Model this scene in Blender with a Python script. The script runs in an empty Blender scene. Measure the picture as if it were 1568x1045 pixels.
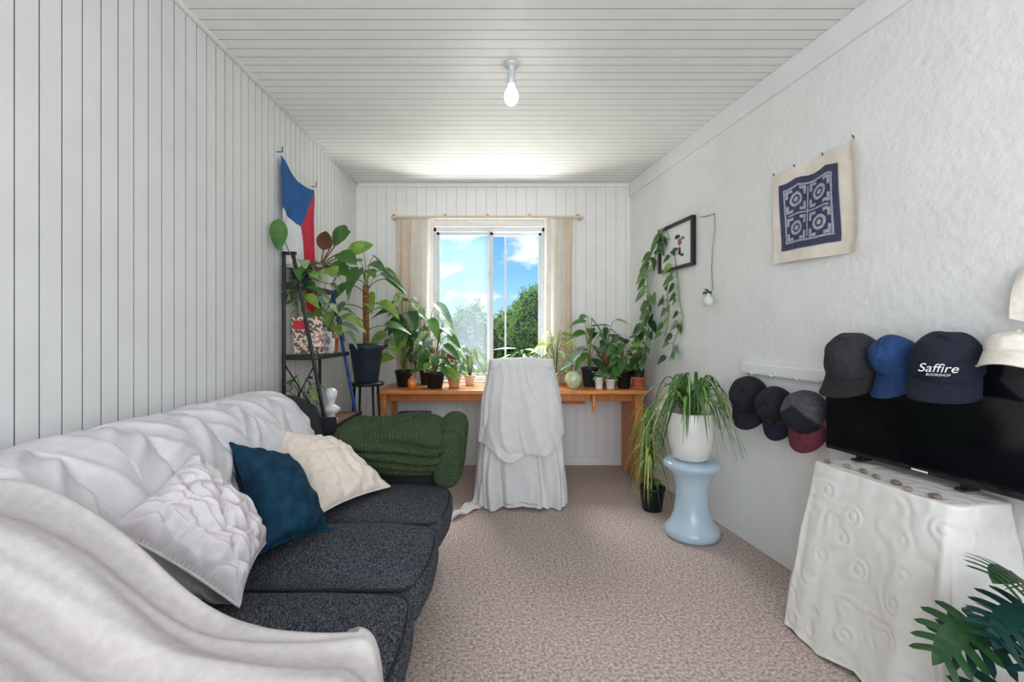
import bpy, bmesh, math, random
from mathutils import Vector, Matrix, noise

random.seed(7)
scene = bpy.context.scene
scene.view_settings.view_transform = 'Standard'
scene.view_settings.look = 'None'
V = Vector
PI = math.pi

# ------------------------------------------------------------------ materials
def lin(c):
    out = []
    for v in c:
        v = v / 255.0
        out.append(v / 12.92 if v <= 0.04045 else ((v + 0.055) / 1.055) ** 2.4)
    return (out[0], out[1], out[2], 1.0)

def mat(name, c1, c2=None, rough=0.6, scale=20.0, bump=0.0, bscale=None, metal=0.0, emis=0.0,
        spec=0.4, detail=3.0, dist=0.01, lo=0.35, hi=0.65, stretch=None, sub=0.0, coat=0.0, kind='noise', rotz=0.0):
    m = bpy.data.materials.new(name)
    m.use_nodes = True
    nt = m.node_tree
    p = nt.nodes['Principled BSDF']
    p.inputs['Roughness'].default_value = rough
    p.inputs['Metallic'].default_value = metal
    p.inputs['Specular IOR Level'].default_value = spec
    if coat: p.inputs['Coat Weight'].default_value = coat
    if c2 is None:
        c2 = tuple(max(0, v * 0.93) for v in c1)
    tc = nt.nodes.new('ShaderNodeTexCoord')
    mp = nt.nodes.new('ShaderNodeMapping')
    nt.links.new(tc.outputs['Object'], mp.inputs['Vector'])
    if stretch: mp.inputs['Scale'].default_value = stretch
    mp.inputs['Rotation'].default_value = (0, 0, rotz)
    n = nt.nodes.new('ShaderNodeTexNoise')
    n.inputs['Scale'].default_value = scale
    n.inputs['Detail'].default_value = detail
    nt.links.new(mp.outputs['Vector'], n.inputs['Vector'])
    r = nt.nodes.new('ShaderNodeValToRGB')
    r.color_ramp.elements[0].position = lo
    r.color_ramp.elements[1].position = hi
    r.color_ramp.elements[0].color = lin(c1)
    r.color_ramp.elements[1].color = lin(c2)
    nt.links.new(n.outputs['Fac'], r.inputs['Fac'])
    nt.links.new(r.outputs['Color'], p.inputs['Base Color'])
    if emis:
        nt.links.new(r.outputs['Color'], p.inputs['Emission Color'])
        p.inputs['Emission Strength'].default_value = emis
    if bump:
        if kind == 'voronoi':
            bn = nt.nodes.new('ShaderNodeTexVoronoi'); bo = 'Distance'
            bn.feature = 'SMOOTH_F1'
        else:
            bn = nt.nodes.new('ShaderNodeTexNoise'); bo = 'Fac'
            bn.inputs['Detail'].default_value = 4
        bn.inputs['Scale'].default_value = bscale or scale
        nt.links.new(mp.outputs['Vector'], bn.inputs['Vector'])
        src = bn.outputs[bo]
        if kind == 'voronoi':   # concentric embossed rings around every cell: medallion-like relief
            mu = nt.nodes.new('ShaderNodeMath'); mu.operation = 'MULTIPLY'; mu.inputs[1].default_value = 26.0
            si = nt.nodes.new('ShaderNodeMath'); si.operation = 'SINE'
            nt.links.new(src, mu.inputs[0]); nt.links.new(mu.outputs[0], si.inputs[0]); src = si.outputs[0]
        b = nt.nodes.new('ShaderNodeBump')
        b.inputs['Strength'].default_value = bump
        b.inputs['Distance'].default_value = dist
        nt.links.new(src, b.inputs['Height'])
        nt.links.new(b.outputs['Normal'], p.inputs['Normal'])
    if sub:
        out = nt.nodes['Material Output']
        tr = nt.nodes.new('ShaderNodeBsdfTranslucent')
        nt.links.new(r.outputs['Color'], tr.inputs['Color'])
        mx = nt.nodes.new('ShaderNodeMixShader')
        mx.inputs['Fac'].default_value = sub
        nt.links.new(p.outputs['BSDF'], mx.inputs[1])
        nt.links.new(tr.outputs['BSDF'], mx.inputs[2])
        nt.links.new(mx.outputs['Shader'], out.inputs['Surface'])
    return m

M = {}
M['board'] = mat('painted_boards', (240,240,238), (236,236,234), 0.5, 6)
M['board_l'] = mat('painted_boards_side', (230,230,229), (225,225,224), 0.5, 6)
M['groove'] = mat('board_groove_shade', (132,133,136), (120,121,124), 0.9, 6)  # shade in the board gaps, painted in as darker grey
M['groove_soft'] = mat('board_groove_shade_soft', (208,208,208), (202,202,202), 0.9, 6)  # fainter painted-in gap shade for the back wall
M['plaster'] = mat('rough_plaster', (240,240,238), (235,235,233), 0.75, 5, bump=0.55, bscale=32, dist=0.009)
M['trim'] = mat('white_trim', (240,240,240), (236,236,236), 0.45, 8)
M['carpet'] = mat('carpet', (152,134,125), (222,206,198), 0.95, 85, bump=0.5, bscale=190, dist=0.006, detail=7, lo=0.34, hi=0.68, spec=0.1)
M['alu'] = mat('window_aluminium', (215,220,224), (205,210,215), 0.4, 10, metal=0.2)
M['pine'] = mat('orange_pine', (226,150,82), (204,124,60), 0.38, 7, stretch=(1,12,12), detail=5, spec=0.5)
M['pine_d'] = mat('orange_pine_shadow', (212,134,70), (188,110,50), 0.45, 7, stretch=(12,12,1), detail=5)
M['black'] = mat('black_metal', (28,29,32), (22,23,26), 0.4, 20)
M['bluemetal'] = mat('blue_black_metal', (26,72,150), (22,50,110), 0.4, 20)
M['shelfwood'] = mat('shelf_wood', (150,112,84), (120,86,62), 0.5, 10, stretch=(1,8,8))
M['cover'] = mat('sofa_cover_cotton', (220,218,221), (212,210,214), 0.9, 30, bump=0.15, bscale=60, dist=0.003, spec=0.1)
M['throw'] = mat('throw_fleece', (206,200,199), (196,190,189), 0.95, 60, bump=0.25, bscale=220, dist=0.002, spec=0.1)
M['pwhite'] = mat('white_cushion_cotton', (220,214,216), (211,205,208), 0.9, 40, bump=0.15, bscale=60, dist=0.003, spec=0.1)
M['pcream'] = mat('cream_cushion_cotton', (236,224,212), (227,214,201), 0.9, 40, bump=0.2, bscale=60, dist=0.003, spec=0.1)
M['teal'] = mat('teal_velvet', (14,60,84), (9,42,62), 0.75, 25, bump=0.1, bscale=40, dist=0.003, spec=0.2)
M['knit'] = mat('green_knit', (70,84,60), (52,66,46), 0.95, 110, bump=0.4, bscale=260, dist=0.002, spec=0.1)
M['sheet'] = mat('white_sheet', (236,236,236), (231,231,232), 0.85, 20, bump=0.06, bscale=40, dist=0.003, spec=0.15, sub=0.10)
M['tcloth'] = mat('embossed_tablecloth', (234,233,229), (228,227,222), 0.9, 20, bump=0.5, bscale=11, dist=0.0022, spec=0.15, kind='voronoi')
M['tweed'] = mat('charcoal_tweed', (38,41,48), (112,115,122), 0.95, 480, bump=0.5, bscale=480, dist=0.002, detail=1, lo=0.44, hi=0.68, stretch=(1.0,0.22,1), rotz=0.6, spec=0.1)
M['tweed_d'] = mat('charcoal_tweed_dark', (36,36,40), (76,76,80), 0.95, 480, bump=0.5, bscale=480, dist=0.002, detail=1, lo=0.44, hi=0.7, spec=0.1)
M['curtain'] = mat('curtain_cream', (248,244,238), (243,237,229), 0.9, 12, spec=0.1, sub=0.5)
M['curtain2'] = mat('curtain_tan', (247,234,220), (242,226,208), 0.9, 12, spec=0.1, sub=0.5)
M['rodwood'] = mat('rod_wood', (220,202,186), (206,188,170), 0.5, 12)
M['blueceramic'] = mat('pale_blue_ceramic', (190,212,225), (182,206,221), 0.22, 6, coat=0.4)
M['whitepot'] = mat('white_ceramic', (236,234,230), (228,226,222), 0.3, 8, coat=0.3)
M['terra'] = mat('terracotta', (206,122,84), (180,98,66), 0.8, 20, bump=0.2)
M['peach'] = mat('peach_pot', (230,172,140), (216,154,122), 0.6, 20)
M['darkpot'] = mat('dark_slate_pot', (42,54,66), (34,44,54), 0.5, 10)
M['blackpot'] = mat('black_plastic_pot', (30,31,32), (24,24,26), 0.45, 10)
M['soil'] = mat('soil', (52,38,28), (34,24,18), 1.0, 60, bump=0.8)
M['coir'] = mat('moss_pole', (168,116,76), (120,78,50), 1.0, 60, bump=1.0, dist=0.02)
G = {}
def green(n, a, b, sc=14, sub=0.28): G[n] = mat('leaf_' + n, a, b, 0.38, sc, spec=0.5, sub=sub)
green('dark', (56,98,54), (38,74,42)); green('mid', (94,140,66), (62,112,52))
green('light', (156,188,88), (112,160,68)); green('grey', (140,166,138), (98,134,108))
green('teal', (26,70,62), (16,50,46), sub=0.08); green('red', (206,60,92), (150,50,70)); green('brown', (126,80,64), (78,78,50))
green('varieg', (216,226,170), (104,150,78), 40); green('yellow', (222,222,120), (172,198,86)); green('pale', (176,200,142), (128,168,108))
G['stem'] = mat('plant_stem', (124,148,78), (98,122,62), 0.6, 30)
G['stemr'] = mat('plant_stem_brown', (132,100,72), (104,76,54), 0.7, 30)

# ------------------------------------------------------------------ mesh builder
class B:
    def __init__(s, name):
        s.name = name; s.v = []; s.f = []; s.m = []; s.sm = []; s.slots = []
    def mi(s, m):
        if m not in s.slots: s.slots.append(m)
        return s.slots.index(m)
    def add(s, vs, fs, m, smooth=True):
        o = len(s.v); k = s.mi(m)
        s.v.extend([V(p) for p in vs])
        for f in fs:
            s.f.append([o + i for i in f]); s.m.append(k); s.sm.append(smooth)
    def grid(s, fn, nu, nv, m, closeu=False, smooth=True):
        vs = []; fs = []
        cu = nu if closeu else nu + 1
        for j in range(nv + 1):
            for i in range(cu): vs.append(fn(i / nu, j / nv))
        for j in range(nv):
            for i in range(nu):
                a = j * cu + i; b = j * cu + (i + 1) % cu
                fs.append([a, b, b + cu, a + cu])
        s.add(vs, fs, m, smooth)
    def tube(s, pts, r, m, n=8, caps=True):
        pts = [V(p) for p in pts]; N = len(pts)
        rs = r if isinstance(r, (list, tuple)) else [r] * N
        vs = []; fs = []; ref = None
        for i, p in enumerate(pts):
            t = (pts[min(i + 1, N - 1)] - pts[max(i - 1, 0)])
            t = t.normalized() if t.length > 1e-9 else V((0, 0, 1))
            if ref is None: ref = V((1, 0, 0)) if abs(t.x) < 0.8 else V((0, 1, 0))
            a = (ref - t * ref.dot(t)).normalized(); ref = a; c = t.cross(a)
            for k in range(n):
                an = 2 * PI * k / n
                vs.append(p + (a * math.cos(an) + c * math.sin(an)) * rs[i])
        for i in range(N - 1):
            for k in range(n):
                fs.append([i * n + k, i * n + (k + 1) % n, (i + 1) * n + (k + 1) % n, (i + 1) * n + k])
        if caps:
            fs.append(list(range(n))[::-1]); fs.append([(N - 1) * n + k for k in range(n)])
        s.add(vs, fs, m)
    def lathe(s, c, prof, m, n=32, mtx=None, fn=None):
        c = V(c); vs = []; fs = []; K = len(prof)
        for (r, z) in prof:
            for k in range(n):
                a = 2 * PI * k / n
                rr = r * (fn(a, z) if fn else 1)
                p = V((rr * math.cos(a), rr * math.sin(a), z))
                if mtx: p = mtx @ p
                vs.append(c + p)
        for j in range(K - 1):
            for k in range(n):
                fs.append([j * n + k, j * n + (k + 1) % n, (j + 1) * n + (k + 1) % n, (j + 1) * n + k])
        s.add(vs, fs, m)
    def rbox(s, c, size, r, m, k=3, mm=(4, 4, 4), rot=None, disp=None, smooth=True):
        c = V(c); h = [x / 2 for x in size]; r = min(r, min(h) * 0.999)
        def coords(ax):
            H = h[ax]; L = []
            for i in range(k): L.append(-H + r * i / k)
            for i in range(mm[ax] + 1): L.append(-(H - r) + 2 * (H - r) * i / mm[ax])
            for i in range(k): L.append(H - r + r * (i + 1) / k)
            return L
        cs = [coords(0), coords(1), coords(2)]
        for ax in range(3):
            a, b2 = (ax + 1) % 3, (ax + 2) % 3
            for sg in (-1, 1):
                A, Bc = cs[a], cs[b2]; vs = []; fs = []
                for y in Bc:
                    for x in A:
                        p = [0, 0, 0]; p[ax] = sg * h[ax]; p[a] = x; p[b2] = y
                        inner = V([max(-(h[q] - r), min(h[q] - r, p[q])) for q in range(3)])
                        d = V(p) - inner
                        nn = d.normalized() if d.length > 1e-9 else V((0, 0, 0))
                        q = inner + nn * r
                        if disp: q = disp(q, nn)
                        if rot: q = rot @ q
                        vs.append(c + q)
                w = len(A)
                for j in range(len(Bc) - 1):
                    for i in range(w - 1):
                        f = [j * w + i, j * w + i + 1, (j + 1) * w + i + 1, (j + 1) * w + i]
                        fs.append(f if sg > 0 else f[::-1])
                s.add(vs, fs, m, smooth)
    def box(s, c, size, m, rot=None, r=0.004):
        s.rbox(c, size, min(r, min(size) * 0.3), m, k=1, mm=(1, 1, 1), rot=rot, smooth=False)
    def done(s, clampplant=False, parent=None, weld=1e-5):
        if clampplant:
            for p in s.v:
                p.x = max(-1.245, min(p.x, 1.679 - 0.1545 * p.y - 0.015)); p.y = min(p.y, 3.93)
        me = bpy.data.meshes.new(s.name)
        me.from_pydata([tuple(p) for p in s.v], [], s.f)
        for m in s.slots: me.materials.append(m)
        for i, p in enumerate(me.polygons):
            p.material_index = s.m[i]; p.use_smooth = s.sm[i]
        bm = bmesh.new(); bm.from_mesh(me)
        bmesh.ops.remove_doubles(bm, verts=bm.verts, dist=weld)
        bm.to_mesh(me); bm.free()
        ob = bpy.data.objects.new(s.name, me)
        bpy.context.collection.objects.link(ob)
        if parent: ob.parent = parent
        return ob

def sm(t):
    t = max(0.0, min(1.0, t)); return t * t * (3 - 2 * t)
def nz(x, y=0.0, z=0.0): return noise.noise(V((x, y, z)))
def ridge(x):      # soft rounded ridges with sharp valleys, range -1..1
    return 2 * abs(math.sin(x / 2)) ** 0.8 - 1
def wallx(y): return 1.679 - 0.1545 * y
WD = V((0.1545, -1, 0)).normalized()      # along right wall toward camera
WN = V((-1, -0.1545, 0)).normalized()     # into the room
def wp(y, z, off=0.0): return V((wallx(y), y, z)) + WN * off

# ------------------------------------------------------------------ room shell
H = 2.40; YB = 4.0; YR = -1.2; XL = -1.267
def boards(b, org, along, up, nrm, length, height, sp, face, groove, gw=0.004, gd=0.008, start=0.0):
    org = V(org); along = V(along); up = V(up); nrm = V(nrm)
    x = start if start > 0.006 else sp
    segs = []
    cur = 0.0
    while x < length - 0.006:
        segs.append((cur, 0, x - gw / 2, 0, 0))
        segs.append((x - gw / 2, 0, x - gw * 0.2, -gd, 1))
        segs.append((x - gw * 0.2, -gd, x + gw * 0.2, -gd, 1))
        segs.append((x + gw * 0.2, -gd, x + gw / 2, 0, 1))
        cur = x + gw / 2; x += sp
    segs.append((cur, 0, length, 0, 0))
    for (a, da, c, dc, g) in segs:
        p = [org + along * a + nrm * da, org + along * c + nrm * dc]
        b.add([p[0], p[1], p[1] + up * height, p[0] + up * height], [[0, 1, 2, 3]], groove if g else face, smooth=False)

b = B('wall_left')
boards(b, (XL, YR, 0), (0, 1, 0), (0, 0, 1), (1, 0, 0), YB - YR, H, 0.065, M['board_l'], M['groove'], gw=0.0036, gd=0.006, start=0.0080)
b.box((XL - 0.06, (YB + YR) / 2, H / 2), (0.1, YB - YR + 0.2, H), M['board'])
b.done()
b = B('ceiling')
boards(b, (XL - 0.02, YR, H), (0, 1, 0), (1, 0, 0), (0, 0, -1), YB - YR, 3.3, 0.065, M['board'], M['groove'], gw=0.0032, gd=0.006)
b.box((0.33, (YB + YR) / 2, H + 0.06), (3.5, YB - YR + 0.2, 0.1), M['board'])
b.done()
WX0, WX1, WZ0, WZ1 = -0.622, 0.344, 0.72, 2.02
b = B('wall_back')
for (x0, x1, z0, z1) in ((XL, WX0, 0, H), (WX1, 1.09, 0, H), (WX0, WX1, WZ1, H), (WX0, WX1, 0, WZ0)):
    st = 0.085 - ((x0 - XL) % 0.085)
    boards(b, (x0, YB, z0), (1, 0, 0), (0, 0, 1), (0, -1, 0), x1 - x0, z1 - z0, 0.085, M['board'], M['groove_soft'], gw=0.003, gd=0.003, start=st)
    b.box(((x0 + x1) / 2, YB + 0.07, (z0 + z1) / 2), (x1 - x0, 0.12, z1 - z0), M['board'], r=0.0005)
b.done()
b = B('wall_right')
p0 = wp(YR - 0.1, 0); p1 = wp(YB + 0.1, 0)
mid = (p0 + p1) / 2; L = (p1 - p0).length
ang = math.atan2(0.1545, 1)
R = Matrix.Rotation(ang, 3, 'Z')
b.box(mid - WN * 0.06 + V((0, 0, H / 2)), (0.12, L, H), M['plaster'], rot=R)
b.done()
b = B('trim_1')   # flat cornice board along right wall
b.box(mid + WN * 0.008 + V((0, 0, H - 0.058)), (0.016, L - 0.2, 0.115), M['trim'], rot=R, r=0.003)
b.done()
b = B('trim_2'); b.tube([(XL + 0.006, YR, H - 0.006), (XL + 0.006, YB, H - 0.006)], 0.011, M['trim'], 8); b.done()
b = B('trim_3'); b.box((-0.1, YB - 0.009, H - 0.02), (2.3, 0.018, 0.035), M['trim']); b.done()
b = B('baseboard_back'); b.box((-0.1, YB - 0.009, 0.035), (2.3, 0.018, 0.07), M['trim']); b.done()
b = B('baseboard_left'); b.box((XL + 0.008, 1.4, 0.035), (0.016, 5.1, 0.07), M['trim']); b.done()
b = B('floor'); b.box((0.33, 1.4, -0.05), (3.7, 5.5, 0.1), M['carpet'], r=0.0005); b.done()
b = B('wall_rear')  # unseen wall; its opening is made up to admit the fill light
for (x0, x1, z0, z1) in ((XL - 0.1, -0.95, 0, H), (1.45, 2.0, 0, H), (-0.95, 1.45, 2.3, H), (-0.95, 1.45, 0, 0.25)):
    b.box(((x0 + x1) / 2, YR - 0.05, (z0 + z1) / 2), (x1 - x0, 0.1, z1 - z0), M['trim'], r=0.0005)
b.done()

# ------------------------------------------------------------------ window
b = B('window_1')
fy = YB + 0.05
def frame(x0, x1, z0, z1, w, y, d, m):
    b.box(((x0 + x1) / 2, y, z1 - w / 2), (x1 - x0, d, w), m)
    b.box(((x0 + x1) / 2, y, z0 + w / 2), (x1 - x0, d, w), m)
    b.box((x0 + w / 2, y, (z0 + z1) / 2), (w, d, z1 - z0), m)
    b.box((x1 - w / 2, y, (z0 + z1) / 2), (w, d, z1 - z0), m)
frame(WX0, WX1, WZ0, WZ1, 0.035, fy, 0.09, M['alu'])
frame(WX0 + 0.03, -0.105, WZ0 + 0.03, WZ1 - 0.03, 0.03, fy - 0.01, 0.022, M['alu'])
frame(-0.16, WX1 - 0.03, WZ0 + 0.03, WZ1 - 0.03, 0.03, fy + 0.02, 0.022, M['alu'])
b.box((0.0, fy + 0.045, (WZ0 + WZ1) / 2), (0.018, 0.015, WZ1 - WZ0 - 0.06), M['alu'])
b.box((-0.135, fy - 0.03, 1.63), (0.014, 0.02, 0.05), M['alu'])
b.box((-0.14, YB - 0.01, WZ1 + 0.02), (1.05, 0.03, 0.04), M['trim'])
b.box((-0.14, YB - 0.02, WZ0 - 0.0125), (1.05, 0.07, 0.024), M['trim'])
win = b.done()
def pane(name, haze, col, gl):
    m = bpy.data.materials.new(name); m.use_nodes = True; nt = m.node_tree
    for n in list(nt.nodes): nt.nodes.remove(n)
    o = nt.nodes.new('ShaderNodeOutputMaterial'); t = nt.nodes.new('ShaderNodeBsdfTransparent')
    g = nt.nodes.new('ShaderNodeBsdfGlossy'); g.inputs['Roughness'].default_value = 0.02
    tl = nt.nodes.new('ShaderNodeBsdfTranslucent'); tl.inputs['Color'].default_value = col
    a = nt.nodes.new('ShaderNodeMixShader'); a.inputs[0].default_value = haze
    c = nt.nodes.new('ShaderNodeMixShader'); c.inputs[0].default_value = gl
    nt.links.new(t.outputs[0], a.inputs[1]); nt.links.new(tl.outputs[0], a.inputs[2])
    nt.links.new(a.outputs[0], c.inputs[1]); nt.links.new(g.outputs[0], c.inputs[2]); nt.links.new(c.outputs[0], o.inputs[0])
    return m
pb = B('screen_pane'); pb.add([(WX0 + 0.05, fy - 0.01, WZ0 + 0.05), (-0.13, fy - 0.01, WZ0 + 0.05), (-0.13, fy - 0.01, WZ1 - 0.05), (WX0 + 0.05, fy - 0.01, WZ1 - 0.05)], [[0, 1, 2, 3]], pane('hazy_glass', 0.10, (0.75, 0.88, 1, 1), 0.02), False); pb.done(parent=win)  # whitish translucent mix makes the screened pane look hazy
pb = B('clear_pane'); pb.add([(-0.14, fy + 0.02, WZ0 + 0.05), (WX1 - 0.05, fy + 0.02, WZ0 + 0.05), (WX1 - 0.05, fy + 0.02, WZ1 - 0.05), (-0.14, fy + 0.02, WZ1 - 0.05)], [[0, 1, 2, 3]], pane('clear_glass', 0.0, (0.8, 0.9, 1, 1), 0.01), False); pb.done(parent=win)

b = B('curtain_rod')
b.box((-0.15, 3.91, 2.085), (1.6, 0.022, 0.022), M['rodwood'])
for x in (-0.93, 0.63): b.box((x, 3.955, 2.085), (0.02, 0.09, 0.02), M['rodwood'])
for x in (-0.93, -0.5, -0.15, 0.2, 0.6): b.tube([(x, 3.91, 2.1), (x, 3.91, 2.112)], 0.012, M['rodwood'], 8)
b.done()
def curtain(name, x0, x1, z0, waves, m, y0=3.93, m2=None, split=None):
    b = B(name)
    def f(u, v):
        x = x0 + (x1 - x0) * u; z = 2.075 - (2.075 - z0) * v
        a = 0.016 + 0.01 * v
        return V((x + 0.004 * math.sin(5 * v + 9 * u), y0 + a * math.sin(2 * PI * waves * u + 0.6 * math.sin(3 * v)) + 0.004 * nz(u * 9, v * 3), z))
    def g(u, v): return f(u * split, v)
    def h(u, v): return f(split + u * (1 - split), v)
    b.grid(g, 60, 30, m); b.grid(h, 60, 30, m2)
    return b.done()
curtain('curtain', -0.91, -0.60, 0.74, 4, M['curtain2'], m2=M['curtain'], split=0.40)
curtain('curtain', 0.325, 0.56, 0.74, 3, M['curtain'], m2=M['curtain2'], split=0.7)

# ------------------------------------------------------------------ outside
M['grass'] = mat('lawn', (130,160,80), (100,132,62), 0.95, 3)
M['fence'] = mat('fence_paint', (216,224,232), (200,210,222), 0.8, 3)
b = B('lawn'); b.box((0, 22, -0.95), (60, 35.6, 0.1), M['grass']); b.done()
b = B('garden_fence')
for i in range(30): b.box((-5.6 + i * 0.152, 9.0, 0.0), (0.145, 0.03, 1.78), M['fence'])
b.box((-3.4, 9.04, 0.6), (4.6, 0.04, 0.08), M['fence']); b.done()
M['hedge1'] = mat('hedge_leaf_dark', (86,130,50), (128,172,64), 0.6, 6, sub=0.4)
M['hedge2'] = mat('hedge_leaf_light', (172,208,80), (132,180,64), 0.6, 6, sub=0.4)
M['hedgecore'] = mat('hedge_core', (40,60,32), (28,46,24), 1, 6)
def bush(name, c, rad, n, seed, m1, m2, leaf=0.11):
    rnd = random.Random(seed); b = B(name); c = V(c)
    def surf(d):
        k = 1 + 0.3 * nz(d.x * 2.2 + seed, d.y * 2.2, d.z * 2.2) + 0.14 * nz(d.x * 6, d.y * 6 + seed, d.z * 6)
        return V((d.x * rad[0] * k, d.y * rad[1] * k, d.z * rad[2] * k))
    def core(u, v):
        th = 2 * PI * u; ph = PI * v
        d = V((math.sin(ph) * math.cos(th), math.sin(ph) * math.sin(th), math.cos(ph)))
        return c + surf(d) * 0.9
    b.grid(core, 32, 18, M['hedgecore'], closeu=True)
    for i in range(n):
        d = V((rnd.gauss(0, 1), rnd.gauss(0, 1), rnd.gauss(0, 1))).normalized()
        p = c + surf(d) * rnd.uniform(0.88, 1.06)
        a = V((rnd.gauss(0, 1), rnd.gauss(0, 1), rnd.gauss(0, 1))).normalized(); q = a.orthogonal().normalized()
        l = leaf * rnd.uniform(0.6, 1.3)
        b.add([p - a * l * 0.5, p + q * l * 0.22, p + a * l * 0.5, p - q * l * 0.22], [[0, 1, 2, 3]], m1 if rnd.random() < 0.6 else m2, False)
    b.tube([V((c.x, c.y, -0.9)), c], [0.12, 0.08], M['hedgecore'], 8)
    return b.done()
bush('garden_tree', (0.72, 12.0, 1.25), (0.62, 0.8, 1.0), 5600, 3, M['hedge1'], M['hedge2'], 0.09)
bush('garden_tree', (0.15, 14.5, 0.8), (0.7, 1.0, 1.0), 3000, 5, M['hedge1'], M['hedge2'])
bush('garden_tree', (-0.95, 13.0, 0.8), (0.75, 0.8, 1.1), 3000, 8, M['hedge1'], M['hedge2'])
bush('garden_tree', (-2.1, 14.5, 0.6), (1.2, 0.9, 1.0), 3000, 9, M['hedge1'], M['hedge2'])
bush('garden_shrub', (0.3, 7.6, 0.1), (0.75, 0.4, 0.55), 2600, 11, G['pale'], G['grey'], 0.12)

# ------------------------------------------------------------------ sofa
b = B('sofa')
b.rbox((-0.80, 1.55, 0.19), (0.86, 1.78, 0.22), 0.04, M['tweed_d'], k=3, mm=(6, 10, 3))      # base
b.box((-0.80, 1.55, 0.045), (0.80, 1.7, 0.08), M['black'])
def cush_disp(hx, hy, hz):
    def f(q, n):
        fx = 1 - (q.x / hx) ** 4; fy = 1 - (q.y / hy) ** 2
        q = q.copy()
        if q.z > 0: q.z += 0.034 * max(0, fx) * max(0, fy) - 0.01 * (q.x / hx) ** 2
        if q.x > hx * 0.8: q.x += 0.018 * max(0, fy)
        return q + n * 0.004 * nz(q.x * 9, q.y * 9, q.z * 9 + hx)
    return f
for (y0, y1) in ((1.80, 2.235), (1.335, 1.78), (0.84, 1.315)):
    yc = (y0 + y1) / 2
    b.rbox((-0.572, yc, 0.335), (0.64, y1 - y0, 0.14), 0.05, M['tweed'], k=6, mm=(14, 12, 3), disp=cush_disp(0.32, (y1 - y0) / 2, 0.07))
    hy = (y1 - y0) / 2 - 0.018
    for zz in (0.383, 0.29):
        pts = []
        for i in range(13):
            t = i / 12; x = -0.86 + 0.55 * t
            pts.append((x, yc - hy - 0.012, zz))
        for a in range(1, 6): pts.append((-0.31 + 0.045 * math.sin(a * PI / 10), yc - hy + 0.033 - 0.045 * math.cos(a * PI / 10), zz))
        for i in range(1, 8): pts.append((-0.263 + 0.016 * math.sin(PI * i / 8), yc - hy + 0.033 + (2 * hy - 0.066) * i / 8, zz))
        for a in range(0, 6): pts.append((-0.31 + 0.045 * math.cos(a * PI / 10), yc + hy - 0.033 + 0.045 * math.sin(a * PI / 10), zz))
        pts.append((-0.86, yc + hy + 0.012, zz))
        b.tube(pts, 0.005, M['tweed_d'], 6)
# back frame (slanted) and arms
bm_prof = [(-1.235, 0.10), (-1.245, 0.5), (-1.235, 0.74), (-1.19, 0.795), (-1.09, 0.805), (-1.0, 0.76), (-0.93, 0.62), (-0.86, 0.42), (-0.85, 0.15)]
def pathpt(prof, t):
    L = [0]
    for i in range(len(prof) - 1): L.append(L[-1] + math.dist(prof[i], prof[i + 1]))
    s = t * L[-1]
    for i in range(len(prof) - 1):
        if s <= L[i + 1] + 1e-9:
            k = (s - L[i]) / max(1e-9, L[i + 1] - L[i])
            P = [prof[max(0, i - 1)], prof[i], prof[i + 1], prof[min(len(prof) - 1, i + 2)]]
            def cr(a, b_, c, d): return 0.5 * (2 * b_ + (c - a) * k + (2 * a - 5 * b_ + 4 * c - d) * k * k + (3 * b_ - a - 3 * c + d) * k ** 3)
            return cr(P[0][0], P[1][0], P[2][0], P[3][0]), cr(P[0][1], P[1][1], P[2][1], P[3][1])
    return prof[-1]
def backf(u, v):
    x, z = pathpt(bm_prof, v)
    e = abs(2 * u - 1); k = 1 - 0.10 * sm((e - 0.9) / 0.1)
    return V((-1.06 + (x + 1.06) * k, 0.62 + 1.86 * u, 0.4 + (z - 0.4) * k))
b.grid(backf, 60, 30, M['tweed_d'])
b.box((-1.05, 2.46, 0.40), (0.33, 0.02, 0.56), M['tweed_d']); b.box((-1.05, 0.63, 0.40), (0.33, 0.02, 0.56), M['tweed_d'])
for (yc, zt) in ((2.355, 0.60), (0.70, 0.56)):
    b.rbox((-0.745, yc, 0.10 + (zt - 0.10) / 2), (0.88, 0.21, zt - 0.10), 0.085, M['tweed_d'], k=5, mm=(8, 2, 4))
for (x, y) in ((-0.4, 0.7), (-0.4, 2.35), (-1.15, 2.35), (-1.15, 0.7)):
    b.lathe((x, y, 0), [(0.0, 0), (0.022, 0), (0.028, 0.09), (0, 0.09)], M['black'], 12)
sofa = b.done()

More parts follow.
